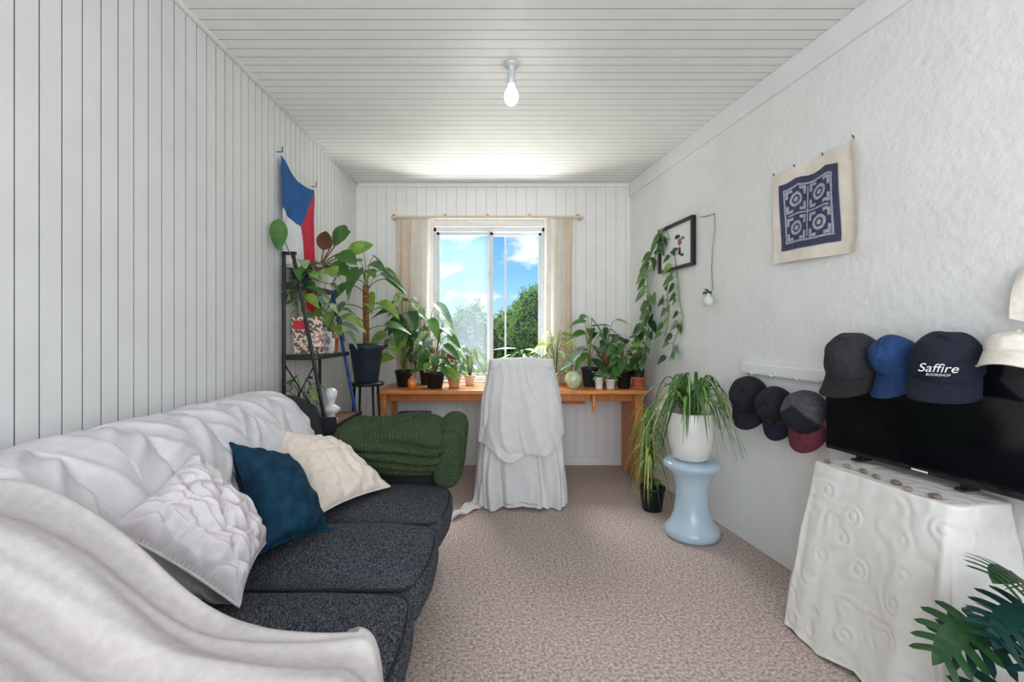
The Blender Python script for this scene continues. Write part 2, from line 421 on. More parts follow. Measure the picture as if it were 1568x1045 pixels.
b = B('sofa_back_cover')
cp = [(-1.252, 0.40), (-1.256, 0.70), (-1.235, 0.805), (-1.17, 0.842), (-1.08, 0.842), (-0.995, 0.80), (-0.925, 0.68), (-0.865, 0.53), (-0.825, 0.435), (-0.79, 0.425)]
def crease(x):   # thin raised creases
    return math.exp(-((x % 1.0) - 0.5) ** 2 * 22)
def coverf(u, v):
    y = 0.60 + 1.66 * u
    x, z = pathpt(cp, v)
    bay = (y - 0.60) / 0.245 + 0.05 * nz(v * 3, y * 2)
    fr = bay - math.floor(bay)
    vis = sm((v - 0.22) / 0.15)
    puff = (abs(math.sin(PI * fr)) ** 0.35 - 0.6) * 0.034 * vis
    sd = abs(fr - 0.5) * 2     # 0 centre, 1 at seam
    sg = 1 if fr > 0.5 else -1
    wr = (0.25 + 0.75 * sd) * 0.017 * crease(y * 9 + v * 8.0 * sg + 1.1 * nz(y * 3, v * 4, 2))
    wr += 0.012 * crease(y * 5.5 - v * 3 + 1.4 * nz(y * 2.2, v * 3, 9)) * (0.5 + nz(y * 5, v * 4, 3))
    wr += 0.006 * crease(y * 4 + v * 14 + 1.8 * nz(y * 3, v * 3, 19)) * (0.4 + nz(y * 6, v * 4, 13))
    wr += 0.005 * nz(y * 9, v * 6, 4)
    d = puff + wr * vis
    e = sm((u - 0.93) / 0.07)
    nx, nzv = 0.75, 0.6
    if v < 0.35: nx, nzv = 0.0, 1.0
    k = 1 - 0.10 * e
    X = x + d * nx; Z = z + d * nzv
    return V((max(-1.258, -1.06 + (X + 1.06) * k), y, 0.42 + (Z - 0.42) * (1 - 0.12 * e)))
b.grid(coverf, 420, 130, M['cover']); b.done()

b = B('throw_blanket')
def throwf(u, v):
    s = 1.50 * u; S0 = 0.945
    X = -1.2 + min(s, S0)
    over = max(0.0, s - S0)
    if over: X += 0.05 * (1 - math.exp(-over / 0.05))
    rise = sm((-0.48 - X) / 0.52)
    ye = 0.805 + 0.125 * sm((-0.30 - X) / 0.5) + 0.008 * nz(X * 4, 3)
    Y = 0.18 + (ye + 0.13 - 0.18) * v
    z = 0.590 + 0.225 * rise
    if over: z -= over - 0.05 * (1 - math.exp(-over / 0.05))
    w = (ye - Y)
    fan = 1 + 0.35 * sm((-0.5 - X) / 0.6)
    ph = w * 6.4 / fan + 0.35 * nz(X * 1.3, Y * 1.0, 0.5) + 0.12
    rid = (0.5 + 0.5 * math.cos(2 * PI * ph)) ** 1.8
    amp = 0.028 * (0.85 + 0.6 * nz(X * 1.6, w * 5, 11))
    ph2 = w * 13 / fan + 0.9 * nz(X * 1.2, Y * 1.5, 6.5) + X * 0.8
    rid2 = (0.5 + 0.5 * math.cos(2 * PI * ph2)) ** 3
    d = amp * rid + 0.012 * rid2 * max(0, 0.5 + nz(X * 2, Y * 4, 4)) + 0.008 * nz(X * 3, Y * 4, 7)
    if over > 0.03:
        k = sm((over - 0.03) / 0.12)
        X += k * (0.018 + 0.02 * math.sin(Y * 36 + 2 * nz(Y * 3, s)))
        d *= 1 - k
    z += d
    t = (Y - ye) / 0.13
    if t > 0:
        if not over: z = z - (z - 0.43) * sm(t * 1.3)
        else: X -= 0.10 * sm(t); z -= 0.10 * sm(t)
    return V((X, Y, max(z, 0.05)))
b.grid(throwf, 240, 180, M['throw']); b.done()

def pillow(name, A, Bc, C, D, T, m, wr=None):
    b = B(name); A, Bc, C, D = map(V, (A, Bc, C, D))
    n = ((Bc - A).cross(D - A)).normalized()
    def surf(sg):
        def f(u, v):
            a = 2 * u - 1; c = 2 * v - 1
            pu = u - 0.045 * a * (1 - c * c) * abs(a); pv = v - 0.045 * c * (1 - a * a) * abs(c)
            p = (A * (1 - pu) + Bc * pu) * (1 - pv) + (D * (1 - pu) + C * pu) * pv
            h = (max(0, 1 - abs(a) ** 2.4) * max(0, 1 - abs(c) ** 2.4)) ** 0.55
            w = wr(u, v) if wr else 0
            w += 0.006 * nz(u * 5, v * 5, sg * 3 + T * 50)
            return p + n * sg * (T / 2 * h + w * min(1, h * 2.5))
        return f
    N = 120 if wr else 40
    b.grid(surf(1), N, N, m); b.grid(surf(-1), 30, 30, m)
    edge = []
    f = surf(1)
    for i in range(31): edge.append(f(i / 30, 0))
    for i in range(1, 31): edge.append(f(1, i / 30))
    for i in range(1, 31): edge.append(f(1 - i / 30, 1))
    for i in range(1, 31): edge.append(f(0, 1 - i / 30))
    b.tube(edge, 0.004, m, 6)
    return b.done()
def ruched(u, v):
    wu = u + 0.06 * nz(u * 4, v * 4, 1); wv = v + 0.06 * nz(v * 4, u * 4, 6)
    k = 3.0
    a = abs(math.sin(PI * (wu + wv) * k)); c = abs(math.sin(PI * (wu - wv) * k))
    pf = (a * c) ** 0.5
    return 0.028 * (pf - 0.4) + 0.011 * crease(wu * 8 + 1.2 * nz(u * 5, v * 5)) * (1 - pf) + 0.008 * crease(wv * 9 + 1.2 * nz(u * 4, v * 6, 3))
pillow('white_ruched_cushion', (-0.925, 1.09, 0.665), (-0.64, 1.13, 0.46), (-0.72, 1.42, 0.49), (-0.95, 1.42, 0.755), 0.19, M['pwhite'], ruched)
def soft(u, v): return 0.008 * nz(u * 5 + v * 3, v * 6, 2) + 0.007 * crease(u * 2.2 + v * 1.6 + 0.8 * nz(u * 3, v * 3, 9))
pillow('teal_cushion', (-0.925, 1.58, 0.75), (-0.725, 1.385, 0.465), (-0.585, 1.57, 0.46), (-0.80, 1.73, 0.67), 0.16, M['teal'], soft)
def quilt(u, v):
    g = max(math.exp(-((u * 4 % 1) - 0.5) ** 2 * 60), math.exp(-((v * 4 % 1) - 0.5) ** 2 * 60))
    return -0.006 * g + 0.006 * nz(u * 7, v * 7) + 0.007 * crease(u * 2 + v * 3 + nz(u * 3, v * 3, 7))
pillow('cream_quilted_cushion', (-0.985, 1.95, 0.72), (-0.685, 1.70, 0.455), (-0.495, 2.02, 0.46), (-0.75, 2.14, 0.63), 0.13, M['pcream'], quilt)

b = B('green_knit_blanket')
def kd(q, n):
    c = q.z - q.y
    ph = (c + 0.012 * math.sin(q.x * 8) + 0.03 * nz(q.x * 3, q.z * 3, q.y * 3)) / 0.052
    amp = 0.016 * (0.8 + 0.5 * nz(q.x * 5, c * 5))
    d = amp * (2 * abs(math.sin(PI * ph)) ** 0.7 - 1)
    d += 0.0022 * math.sin(q.x * 2 * PI / 0.018 + 2 * ph)
    q = q.copy()
    if q.z > 0: q.z += 0.022 * nz(q.x * 4, q.y * 3) - 0.02 * (q.x / 0.3) ** 2
    q.y += 0.02 * nz(q.x * 3, q.z * 4, 5)
    return q + n * d
b.rbox((-0.535, 2.315, 0.573), (0.59, 0.33, 0.25), 0.11, M['knit'], k=16, mm=(110, 22, 10), disp=kd)
def kd2(q, n):
    q = q.copy(); c = q.y + 0.012 * math.sin(q.z * 14)
    return q + n * 0.012 * (2 * abs(math.sin(PI * c / 0.055)) ** 0.7 - 1) + V((0.010 * math.sin(q.z * 12), 0, 0.02 * (q.y / 0.15)))
b.rbox((-0.268, 2.32, 0.555), (0.12, 0.30, 0.28), 0.055, M['knit'], k=8, mm=(4, 40, 24), disp=kd2)
b.done()

# ------------------------------------------------------------------ desk
b = B('desk')
b.box((0.045, 3.71, 0.685), (1.99, 0.52, 0.03), M['pine'], r=0.006)
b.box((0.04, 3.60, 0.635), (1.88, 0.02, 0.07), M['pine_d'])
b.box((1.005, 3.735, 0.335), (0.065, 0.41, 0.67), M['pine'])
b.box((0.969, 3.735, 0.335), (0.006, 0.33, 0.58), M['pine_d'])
for x in (-0.90, 0.66):
    b.box((x, 3.52, 0.60), (0.022, 0.03, 0.14), M['pine'])
    b.box((x, 3.62, 0.645), (0.022, 0.2, 0.05), M['pine'])
for y in (3.53, 3.90): b.box((-0.92, y, 0.335), (0.04, 0.04, 0.67), M['pine'])
b.box((-0.92, 3.715, 0.12), (0.03, 0.36, 0.05), M['pine'])
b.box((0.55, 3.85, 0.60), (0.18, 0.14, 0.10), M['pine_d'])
b.done()
b = B('storage_box'); b.box((-0.74, 3.75, 0.22), (0.24, 0.26, 0.44), M['blackpot'], r=0.01); b.box((-0.74, 3.75, 0.46), (0.26, 0.28, 0.04), M['bluemetal'], r=0.01); b.done()

# ------------------------------------------------------------------ draped chair
b = B('sheet_draped_chair')
cx = 0.105
def prof(z):
    k = (0.957 - z) / 0.945
    a = 0.20 + 0.05 * sm(k / 0.35) + 0.05 * sm((k - 0.3) / 0.7)
    yf = 3.04 - 0.05 * sm(k * 1.5) - 0.03 * sm((k - 0.5) * 2)
    return k, a, yf
def chairf(u, v):
    th = 2 * PI * u
    z = 0.945 - (0.945 - 0.012) * v
    k, a, yf = prof(z)
    seat = sm((0.55 - z) / 0.12)
    yb = 3.11 + 0.30 * seat
    cy = (yf + yb) / 2; bb = (yb - yf) / 2
    ex = 0.45
    c, s_ = math.cos(th), math.sin(th)
    X = a * math.copysign(abs(c) ** ex, c); Y = bb * math.copysign(abs(s_) ** ex, s_)
    A = 0.002 + 0.036 * sm((k - 0.25) / 0.8)
    wr = 1.6 * nz(k * 1.3, c * 1.5, s_ * 1.5)
    xx = X / a * 2.2
    fold = ridge(xx * 6 + wr * 3) * 0.7 + 0.35 * math.sin(xx * 13 + 4 * nz(k * 1.5, xx)) if abs(s_) > 0.25 else 0.6 * math.sin(s_ * 12 + wr)
    nrm = V((c / max(a, .01), s_ / max(bb + 0.05, .01), 0)).normalized()
    hem = (0.014 * math.sin(th * 7) + 0.02 * max(0, nz(th * 3, 1))) if v > 0.97 else 0
    return V((cx + X, cy + Y, max(z + hem, 0.008))) + nrm * A * fold
b.grid(chairf, 360, 110, M['sheet'], closeu=True)
def topd(q, n):
    q = q.copy(); q.z += 0.006 * nz(q.x * 12, q.y * 8) - 0.02 * (abs(q.x) / 0.2) ** 3
    return q
b.rbox((cx, 3.072, 0.927), (0.415, 0.09, 0.07), 0.034, M['sheet'], k=6, mm=(24, 3, 2), disp=topd)
def over(u, v):
    xn = -1 + 2 * u
    hem = 0.33 + 0.11 * abs(xn + 0.1) ** 1.8 + 0.02 * math.sin(u * 14)
    z = 0.952 - (0.952 - hem) * v
    k, a, yf = prof(z)
    X = xn * (a + 0.014)
    t = 0.0 if v > 0.05 else (1 - v / 0.05)
    Y = yf - 0.018 - 0.035 * k + 0.09 * abs(xn) ** 6 + 0.03 * t * t
    fold = ridge(xn * 8 + 2.2 * nz(k * 1.6, xn * 1.5)) * 0.019 * sm((k - 0.06) * 2.4) + 0.007 * nz(xn * 3, z * 5) + 0.007 * crease(xn * 3 + z * 3 + nz(xn * 2, z * 3, 5))
    sw = 0.011 * ridge(34 * (z - 0.14 * xn * xn) + 3 * nz(xn * 2, z * 3)) * sm((0.46 - z) / 0.1) * (1 - abs(xn) ** 2)
    return V((cx + X, Y - fold - sw, z))
b.grid(over, 170, 110, M['sheet'])
def tail(u, v):
    p = V((-0.14 + (-0.19) * v, 3.10 - 0.29 * v, 0.022))
    d = V((0.5, -0.35, 0)).normalized()
    return p + d * (u - 0.5) * (0.10 - 0.05 * v) + V((0, 0, 0.012 * math.sin(u * 9 + v * 5) + 0.008 * math.sin(v * 17) + 0.14 * sm((0.2 - v) / 0.2)))
b.grid(tail, 14, 40, M['sheet'])
b.done()

# ------------------------------------------------------------------ plants tools
def width(shape, t):
    if shape == 'heart': return math.sin(PI * min(1, t) ** 0.5) ** 0.8 if 0 < t < 1 else (0.25 if t <= 0 else 0)
    if shape == 'oval': return math.sin(PI * t ** 0.8) ** 0.75 if 0 < t < 1 else 0.0
    if shape == 'lance': return math.sin(PI * t ** 0.7) if 0 < t < 1 else 0.0
    return min(1, 0.5 + t * 5) * (1 - t ** 2.5)
def blade(b, base, d, L, W, m, shape='heart', droop=0.3, fold=0.12, nu=9, up=V((0, 0, 1))):
    d = V(d).normalized()
    side = d.cross(up)
    if side.length < 1e-3: side = V((1, 0, 0))
    side.normalize(); n = side.cross(d).normalized()
    base = V(base); vs = []; fs = []
    S = (-1, -0.5, 0, 0.5, 1)
    for i in range(nu + 1):
        t = i / nu; w = max(0.0, width(shape, t))
        back = 0.12 * L * (1 - min(1, t * 4)) if shape == 'heart' else 0
        c = base + d * L * t - V((0, 0, 1)) * droop * L * t * t
        for s_ in S:
            vs.append(c + side * W / 2 * w * s_ + n * fold * W * w * abs(s_) - d * back * abs(s_))
    for i in range(nu):
        for k in range(4):
            a = i * 5 + k; fs.append([a, a + 1, a + 6, a + 5])
    b.add(vs, fs, m)
def bez(p0, p1, p2, n=7):
    return [p0 * (1 - t) ** 2 + p1 * 2 * t * (1 - t) + p2 * t * t for t in [i / n for i in range(n + 1)]]
def petiole_leaf(b, base, tip, L, W, m, shape, droop, rnd, stem, r=0.0025, fold=0.12, arch=0.7):
    base = V(base); tip = V(tip)
    out = V((tip.x - base.x, tip.y - base.y, 0))
    if out.length < 1e-3: out = V((rnd.uniform(-1, 1), rnd.uniform(-1, 1), 0))
    mid = base + V((out.x * 0.15, out.y * 0.15, (tip.z - base.z) * (arch + 0.25)))
    b.tube(bez(base, mid, tip), r, stem, 5)
    o = out.normalized()
    d = V((o.x, o.y, rnd.uniform(-0.9, 0.15)))
    blade(b, tip, d, L, W, m, shape, droop, fold, up=V((rnd.uniform(-0.3, 0.3), -0.45, 0.9)))
def foliage(b, base, n, h, spread, L, wr, mats, shape, droop, seed, stem=None, r=0.0025, arcs=(0, 2 * PI), sy=0.8, fold=0.12):
    rnd = random.Random(seed); base = V(base)
    for i in range(n):
        a = arcs[0] + (arcs[1] - arcs[0]) * ((i * 0.618 + rnd.uniform(-0.06, 0.06)) % 1)
        hh = h[0] + (h[1] - h[0]) * ((i + rnd.random()) / n); rr = spread * rnd.uniform(0.3, 1.0)
        tip = base + V((math.cos(a) * rr, math.sin(a) * rr * sy, hh))
        l = rnd.uniform(*L)
        petiole_leaf(b, base + V((math.cos(a), math.sin(a), 0)) * 0.01, tip, l, l * wr, rnd.choice(mats), shape, droop * rnd.uniform(0.3, 1.2), rnd, stem or G['stem'], r, fold)
def pot(b, c, r0, r1, h, m, rim=0.006, saucer=None):
    c = V(c)
    b.lathe(c, [(0, 0.001), (r0 * 0.95, 0.001), (r0, 0.006), (r1, h * 0.86), (r1 + rim, h * 0.87), (r1 + rim, h), (r1 - 0.004, h), (r1 - 0.008, h * 0.9)], m, 28)
    b.lathe(c, [(0, h * 0.9), (r1 - 0.006, h * 0.88)], M['soil'], 20)
    if saucer: b.lathe(c, [(0, 0), (r1 * 1.05, 0), (r1 * 1.2, 0.018), (r1 * 1.12, 0.018), (r1, 0.006)], saucer, 28)

DZ = 0.7005
b = B('plant_stand')
b.lathe((-0.985, 3.33, 0.0), [(0, 0.752), (0.12, 0.752), (0.125, 0.762), (0.12, 0.774), (0, 0.774)], M['black'], 28)
for k in range(4):
    a = PI / 4 + k * PI / 2
    b.tube([(-0.985 + 0.09 * math.cos(a), 3.33 + 0.09 * math.sin(a), 0.76), (-0.985 + 0.13 * math.cos(a), 3.33 + 0.13 * math.sin(a), 0.0)], 0.009, M['black'], 8)
b.done()
b = B('potted_climbing_philodendron')
pot(b, (-0.985, 3.33, 0.775), 0.082, 0.112, 0.27, M['darkpot'])
b.tube([(-0.985, 3.33, 1.0), (-0.99, 3.33, 1.46)], 0.022, M['coir'], 10)
rnd = random.Random(21)
for i in range(13):
    z = 1.12 + 0.43 * i / 13; a = i * 2.3 + 0.4
    tip = V((-0.985 + 0.15 * math.cos(a), 3.33 + 0.10 * math.sin(a), z + rnd.uniform(0.04, 0.14)))
    petiole_leaf(b, (-0.985, 3.33, z), tip, rnd.uniform(0.13, 0.19), rnd.uniform(0.09, 0.12), rnd.choice([G['mid'], G['light'], G['grey'], G['mid']]), 'heart', 0.4, rnd, G['stem'], 0.004)
foliage(b, (-0.985, 3.33, 1.40), 7, (0.12, 0.30), 0.13, (0.13, 0.19), 0.55, [G['mid'], G['light'], G['grey']], 'heart', 0.5, 5)
b.done(True)

def desk_plant(name, x, y, potm, r, h, fargs, z=DZ):
    b = B(name)
    pot(b, (x, y, z), r * 0.75, r, h, potm)
    for fa in fargs: foliage(b, (x, y, z + h * 0.9), **fa)
    return b.done(True)
desk_plant('potted_monstera', -0.80, 3.70, M['blackpot'], 0.065, 0.13, [
    dict(n=18, h=(0.08, 0.50), spread=0.17, L=(0.13, 0.18), wr=0.8, mats=[G['mid'], G['dark'], G['grey'], G['light']], shape='heart', droop=0.5, seed=2),
    dict(n=8, h=(0.45, 0.64), spread=0.13, L=(0.09, 0.13), wr=0.65, mats=[G['mid'], G['varieg']], shape='heart', droop=0.3, seed=12)])
desk_plant('potted_caladium', -0.54, 3.60, M['blackpot'], 0.075, 0.12, [
    dict(n=14, h=(0.14, 0.40), spread=0.16, L=(0.12, 0.17), wr=0.55, mats=[G['red'], G['varieg'], G['mid'], G['pale'], G['brown'], G['grey'], G['mid']], shape='heart', droop=0.5, seed=4, stem=G['stemr']),
    dict(n=18, h=(0.02, 0.22), spread=0.14, L=(0.08, 0.11), wr=0.8, mats=[G['mid'], G['light'], G['grey']], shape='heart', droop=0.6, seed=14)])
desk_plant('potted_alocasia', -0.65, 3.84, M['darkpot'], 0.05, 0.12, [
    dict(n=10, h=(0.30, 0.60), spread=0.15, L=(0.16, 0.22), wr=0.5, mats=[G['dark'], G['mid'], G['grey']], shape='heart', droop=0.6, seed=6)])
desk_plant('potted_pilea', -0.40, 3.66, M['peach'], 0.052, 0.09, [
    dict(n=26, h=(0.02, 0.24), spread=0.10, L=(0.05, 0.08), wr=0.85, mats=[G['light'], G['grey'], G['pale']], shape='oval', droop=0.4, seed=8)])
desk_plant('potted_fern', -0.29, 3.82, M['whitepot'], 0.045, 0.08, [
    dict(n=20, h=(0.06, 0.26), spread=0.12, L=(0.08, 0.13), wr=0.3, mats=[G['light'], G['pale']], shape='lance', droop=0.6, seed=9)])
b = B('glass_ornament')
M['glass'] = mat('amber_glass', (236,150,66), (206,100,56), 0.1, 30, coat=1.0)
M['glass2'] = mat('iridescent_glass', (240,206,130), (120,196,188), 0.1, 40, coat=1.0)
b.lathe((-0.70, 3.52, DZ), [(0, 0), (0.02, 0), (0.03, 0.02), (0.034, 0.045), (0.028, 0.075), (0.012, 0.09), (0.012, 0.10), (0, 0.10)], M['glass'], 20); b.done()
b = B('glass_fishbowl_ornament')
b.lathe((0.515, 3.56, DZ), [(0, 0), (0.03, 0), (0.034, 0.008), (0.05, 0.03), (0.066, 0.06), (0.066, 0.085), (0.05, 0.115), (0.03, 0.128), (0.034, 0.134), (0, 0.134)], M['glass2'], 24); b.done()
desk_plant('potted_variegated_syngonium', 0.40, 3.80, M['whitepot'], 0.05, 0.1, [
    dict(n=24, h=(0.04, 0.36), spread=0.11, L=(0.09, 0.14), wr=0.45, mats=[G['yellow'], G['varieg'], G['light']], shape='lance', droop=0.3, seed=31)])
desk_plant('potted_bromeliad', 0.14, 3.85, M['whitepot'], 0.05, 0.09, [
    dict(n=26, h=(0.04, 0.22), spread=0.11, L=(0.14, 0.22), wr=0.16, mats=[G['pale'], G['grey'], G['grey']], shape='lance', droop=0.3, seed=33)])
desk_plant('potted_orchid', 0.665, 3.72, M['darkpot'], 0.062, 0.15, [
    dict(n=11, h=(0.04, 0.20), spread=0.09, L=(0.20, 0.27), wr=0.34, mats=[G['dark'], G['mid'], G['grey']], shape='lance', droop=0.3, seed=35),
    dict(n=7, h=(0.24, 0.44), spread=0.09, L=(0.13, 0.18), wr=0.5, mats=[G['mid'], G['grey']], shape='heart', droop=0.6, seed=36)])
b = B('terracotta_planter')
b.lathe((0.825, 3.82, DZ), [(0, 0), (0.035, 0), (0.045, 0.08), (0.036, 0.17), (0.046, 0.26), (0.038, 0.28), (0, 0.27)], M['terra'], 20)
foliage(b, (0.825, 3.82, DZ + 0.27), 9, (0.05, 0.26), 0.08, (0.12, 0.18), 0.35, [G['mid'], G['dark'], G['light']], 'lance', 0.5, 41); b.done(True)
for (x, y, r, h, m_, sd) in ((0.70, 3.52, 0.032, 0.09, M['whitepot'], 51), (0.785, 3.52, 0.036, 0.075, M['whitepot'], 52)):
    b = B('small_flower_pot'); pot(b, (x, y, DZ), r * 0.8, r, h, m_)
    foliage(b, (x, y, DZ + h * 0.9), 12, (0.01, 0.06), 0.04, (0.03, 0.05), 0.6, [G['mid'], G['grey']], 'oval', 0.3, sd); b.done(True)
desk_plant('potted_peperomia', 0.905, 3.60, M['blackpot'], 0.058, 0.14, [
    dict(n=26, h=(0.01, 0.28), spread=0.11, L=(0.08, 0.12), wr=0.75, mats=[G['dark'], G['mid'], G['mid']], shape='heart', droop=0.5, seed=55)])

b = B('potted_pothos')
pot(b, (1.00, 3.54, DZ), 0.04, 0.05, 0.09, M['terra'], saucer=M['terra'])
b.lathe((1.00, 3.54, DZ + 0.07), [(0.04, 0), (0.047, 0.08), (0.043, 0.08), (0.0, 0.07)], M['blackpot'], 20)
def vine(pts, sd, n, L=(0.06, 0.11)):
    rnd = random.Random(sd)
    pts = [V(p) for p in pts]; dense = []
    for i in range(len(pts) - 1):
        for k in range(6):
            t = k / 6; dense.append(pts[i].lerp(pts[i + 1], t) + V((nz(i + t, sd) * 0.012, nz(i + t, sd, 5) * 0.02, 0)))
    dense.append(pts[-1]); b.tube(dense, 0.003, G['stem'], 6)
    for i in range(n):
        p = dense[int((i + 0.5) / n * (len(dense) - 1))]
        a = rnd.uniform(0, 2 * PI); o = V((-0.3 + 0.6 * math.cos(a), math.sin(a), rnd.uniform(-0.2, 0.3))).normalized()
        q = p + o * 0.035; q.x = min(q.x, wallx(q.y) - 0.03)
        b.tube([p, q], 0.0015, G['stem'], 4, False)
        l = rnd.uniform(*L)
        blade(b, q, V((o.x * 0.5 - 0.2, o.y, -0.5)), l, l * 0.75, rnd.choice([G['mid'], G['dark'], G['mid'], G['light'], G['grey']]), 'heart', 0.3, 0.1, up=V((-0.8, -0.4, 0.3)))
vine([(1.00, 3.54, 0.84), (1.06, 3.5, 1.10), (1.085, 3.55, 1.30), (1.09, 3.6, 1.57), (1.12, 3.47, 1.74), (1.145, 3.35, 1.86)], 3, 40, (0.07, 0.11))
vine([(1.00, 3.52, 0.84), (1.05, 3.5, 1.0), (1.06, 3.52, 1.22), (1.08, 3.5, 1.42)], 4, 20, (0.07, 0.11))
vine([(1.145, 3.35, 1.86), (1.165, 3.22, 1.62), (1.17, 3.18, 1.45), (1.18, 3.12, 1.22), (1.15, 3.22, 1.05), (1.14, 3.26, 0.93)], 5, 18, (0.05, 0.08))
vine([(1.15, 3.35, 1.45), (1.15, 3.3, 1.28), (1.13, 3.33, 1.1)], 6, 8, (0.05, 0.08))
b.done(True)

# ------------------------------------------------------------------ ceramic stool and spider plant
SX, SY = 1.03, 2.60
b = B('ceramic_garden_stool')
b.lathe((SX, SY, 0), [(0, 0), (0.128, 0), (0.142, 0.012), (0.146, 0.035), (0.138, 0.055), (0.112, 0.085), (0.094, 0.14), (0.086, 0.21), (0.088, 0.28), (0.102, 0.33), (0.128, 0.365), (0.148, 0.385), (0.152, 0.402), (0.142, 0.417), (0.11, 0.42), (0, 0.42)], M['blueceramic'], 48)
b.done()
b = B('potted_spider_plant')
b.lathe((SX - 0.005, SY, 0.421), [(0, 0.0), (0.072, 0.0), (0.098, 0.015), (0.114, 0.09), (0.122, 0.17), (0.122, 0.255), (0.118, 0.265), (0.110, 0.26), (0.106, 0.235)], M['whitepot'], 40)
b.lathe((SX - 0.005, SY, 0.421), [(0, 0.24), (0.109, 0.235)], M['soil'], 24)
rnd = random.Random(77)
def strap(b, base, a, out, h, drop, w, m, seg=12):
    base = V(base); vs = []; fs = []
    dr = V((math.cos(a), math.sin(a), 0)); sd = V((-math.sin(a), math.cos(a), 0))
    for i in range(seg + 1):
        t = i / seg
        p = base + dr * out * (t ** 0.85) + V((0, 0, 1)) * (h * math.sin(PI * min(1, t * 1.05) ** 0.8) - drop * t ** 2.2)
        ww = w * (0.55 + 0.45 * math.sin(PI * min(1, t * 1.2 + .1))) * (1 - t ** 4)
        up = V((0, 0, 0.25 * w))
        vs += [p - sd * ww / 2 + up, p, p + sd * ww / 2 + up]
    for i in range(seg):
        for k in range(2): fs.append([i * 3 + k, i * 3 + k + 1, i * 3 + k + 4, i * 3 + k + 3])
    b.add(vs, fs, m)
for i in range(74):
    a = i * 2.39996 + rnd.uniform(-0.2, 0.2)
    left = max(0, -math.cos(a))
    o = rnd.uniform(0.16, 0.30 + 0.08 * left)
    front = max(0, -math.sin(a))
    dp = rnd.uniform(0.0, 0.30) * (1 - 0.6 * front)
    strap(b, (SX + rnd.uniform(-0.03, 0.03), SY + rnd.uniform(-0.03, 0.03), 0.66), a, o, rnd.uniform(0.10, 0.26), dp, rnd.uniform(0.015, 0.024), rnd.choice([G['varieg'], G['mid'], G['light'], G['pale'], G['mid'], G['dark']]))
b.done(True)
b = B('potted_trailing_plant')
pot(b, (0.93, 2.98, 0.0), 0.06, 0.075, 0.15, M['blackpot'])
b.tube([(0.93, 2.98, 0.1), (0.925, 2.98, 0.62)], 0.006, G['stemr'], 6)
for i in range(90):
    a = rnd.uniform(0, 2 * PI); z0 = rnd.uniform(0.26, 0.62)
    strap(b, (0.915, 2.98, z0), a, rnd.uniform(0.05, 0.18), rnd.uniform(0.02, 0.08), rnd.uniform(0.12, min(0.40, z0)), rnd.uniform(0.012, 0.020), rnd.choice([G['pale'], G['mid'], G['varieg'], G['light'], G['yellow']]))
for i in range(10):
    strap(b, (0.93, 2.98, 0.14), i * 0.7, 0.10, 0.06, 0.1, 0.014, G['mid'])
b.done(True)

# ------------------------------------------------------------------ ladder shelf
b = B('ladder_shelf')
for (y, m_) in ((2.62, M['black']), (3.13, M['bluemetal'])):
    b.box((-1.235, y, 0.79), (0.018, 0.018, 1.57), M['black'])
    d = V((0.30, 0, -1.57)); c = V((-1.185, y, 1.572)) + d * 0.5
    b.box(c, (0.018, 0.018, d.length), m_, rot=Matrix.Rotation(-math.atan2(0.30, 1.57), 3, 'Y'))
    b.box((-1.20, y, 1.565), (0.07, 0.018, 0.018), M['black'])
for (z, w) in ((1.385, 0.10), (0.985, 0.185), (0.59, 0.27), (0.2, 0.33)):
    b.box((-1.24 + w / 2, 2.875, z), (w + 0.02, 0.52, 0.018), M['shelfwood'])
    b.box((-1.24 + w + 0.008, 2.875, z), (0.012, 0.52, 0.026), M['black'])
    b.box((-1.24 + w / 2, 2.62, z), (w, 0.014, 0.03), M['black'])
b.tube([(-1.235, 2.62, 0.62), (-1.06, 2.62, 0.95)], 0.004, M['black'], 6)
b.tube([(-1.235, 2.62, 0.95), (-1.02, 2.62, 0.62)], 0.004, M['black'], 6)
b.done()
def covermat(n, c1, c2, sc): return mat(n, c1, c2, 0.4, sc, lo=0.48, hi=0.52)
b = B('magazine')
R10 = Matrix.Rotation(math.radians(12), 3, 'X')
cy_ = 2.665
b.box((-1.118, cy_, 1.107), (0.17, 0.012, 0.215), covermat('magazine_cover', (110,84,76), (222,206,190), 60), rot=R10)
b.box((-1.16, cy_ - 0.018, 1.165), (0.07, 0.004, 0.05), covermat('magazine_red', (190,50,56), (170,40,46), 8), rot=R10)
b.box((-1.075, cy_ - 0.006, 1.08), (0.07, 0.004, 0.08), covermat('magazine_white', (236,230,224), (190,130,120), 60), rot=R10)
b.box((-1.13, cy_ + 0.02, 1.11), (0.16, 0.02, 0.2), M['trim'], rot=R10)
b.done()
b = B('photo_frame')
R10b = Matrix.Rotation(math.radians(8), 3, 'X')
b.box((-1.075, 2.80, 1.065), (0.09, 0.012, 0.13), M['rodwood'], rot=R10b); b.box((-1.075, 2.792, 1.065), (0.07, 0.004, 0.105), covermat('photo_print', (210,200,190), (110,130,150), 40), rot=R10b)
b.box((-1.075, 2.83, 1.03), (0.02, 0.05, 0.006), M['rodwood']); b.done()
b = B('pillar_candle'); b.lathe((-1.085, 2.90, 0.9945), [(0, 0), (0.03, 0), (0.032, 0.09), (0.024, 0.095), (0, 0.09)], M['whitepot'], 20); b.tube([(-1.085, 2.90, 1.08), (-1.085, 2.90, 1.105)], 0.0015, M['black'], 5); b.done()
b = B('bust_figurine')
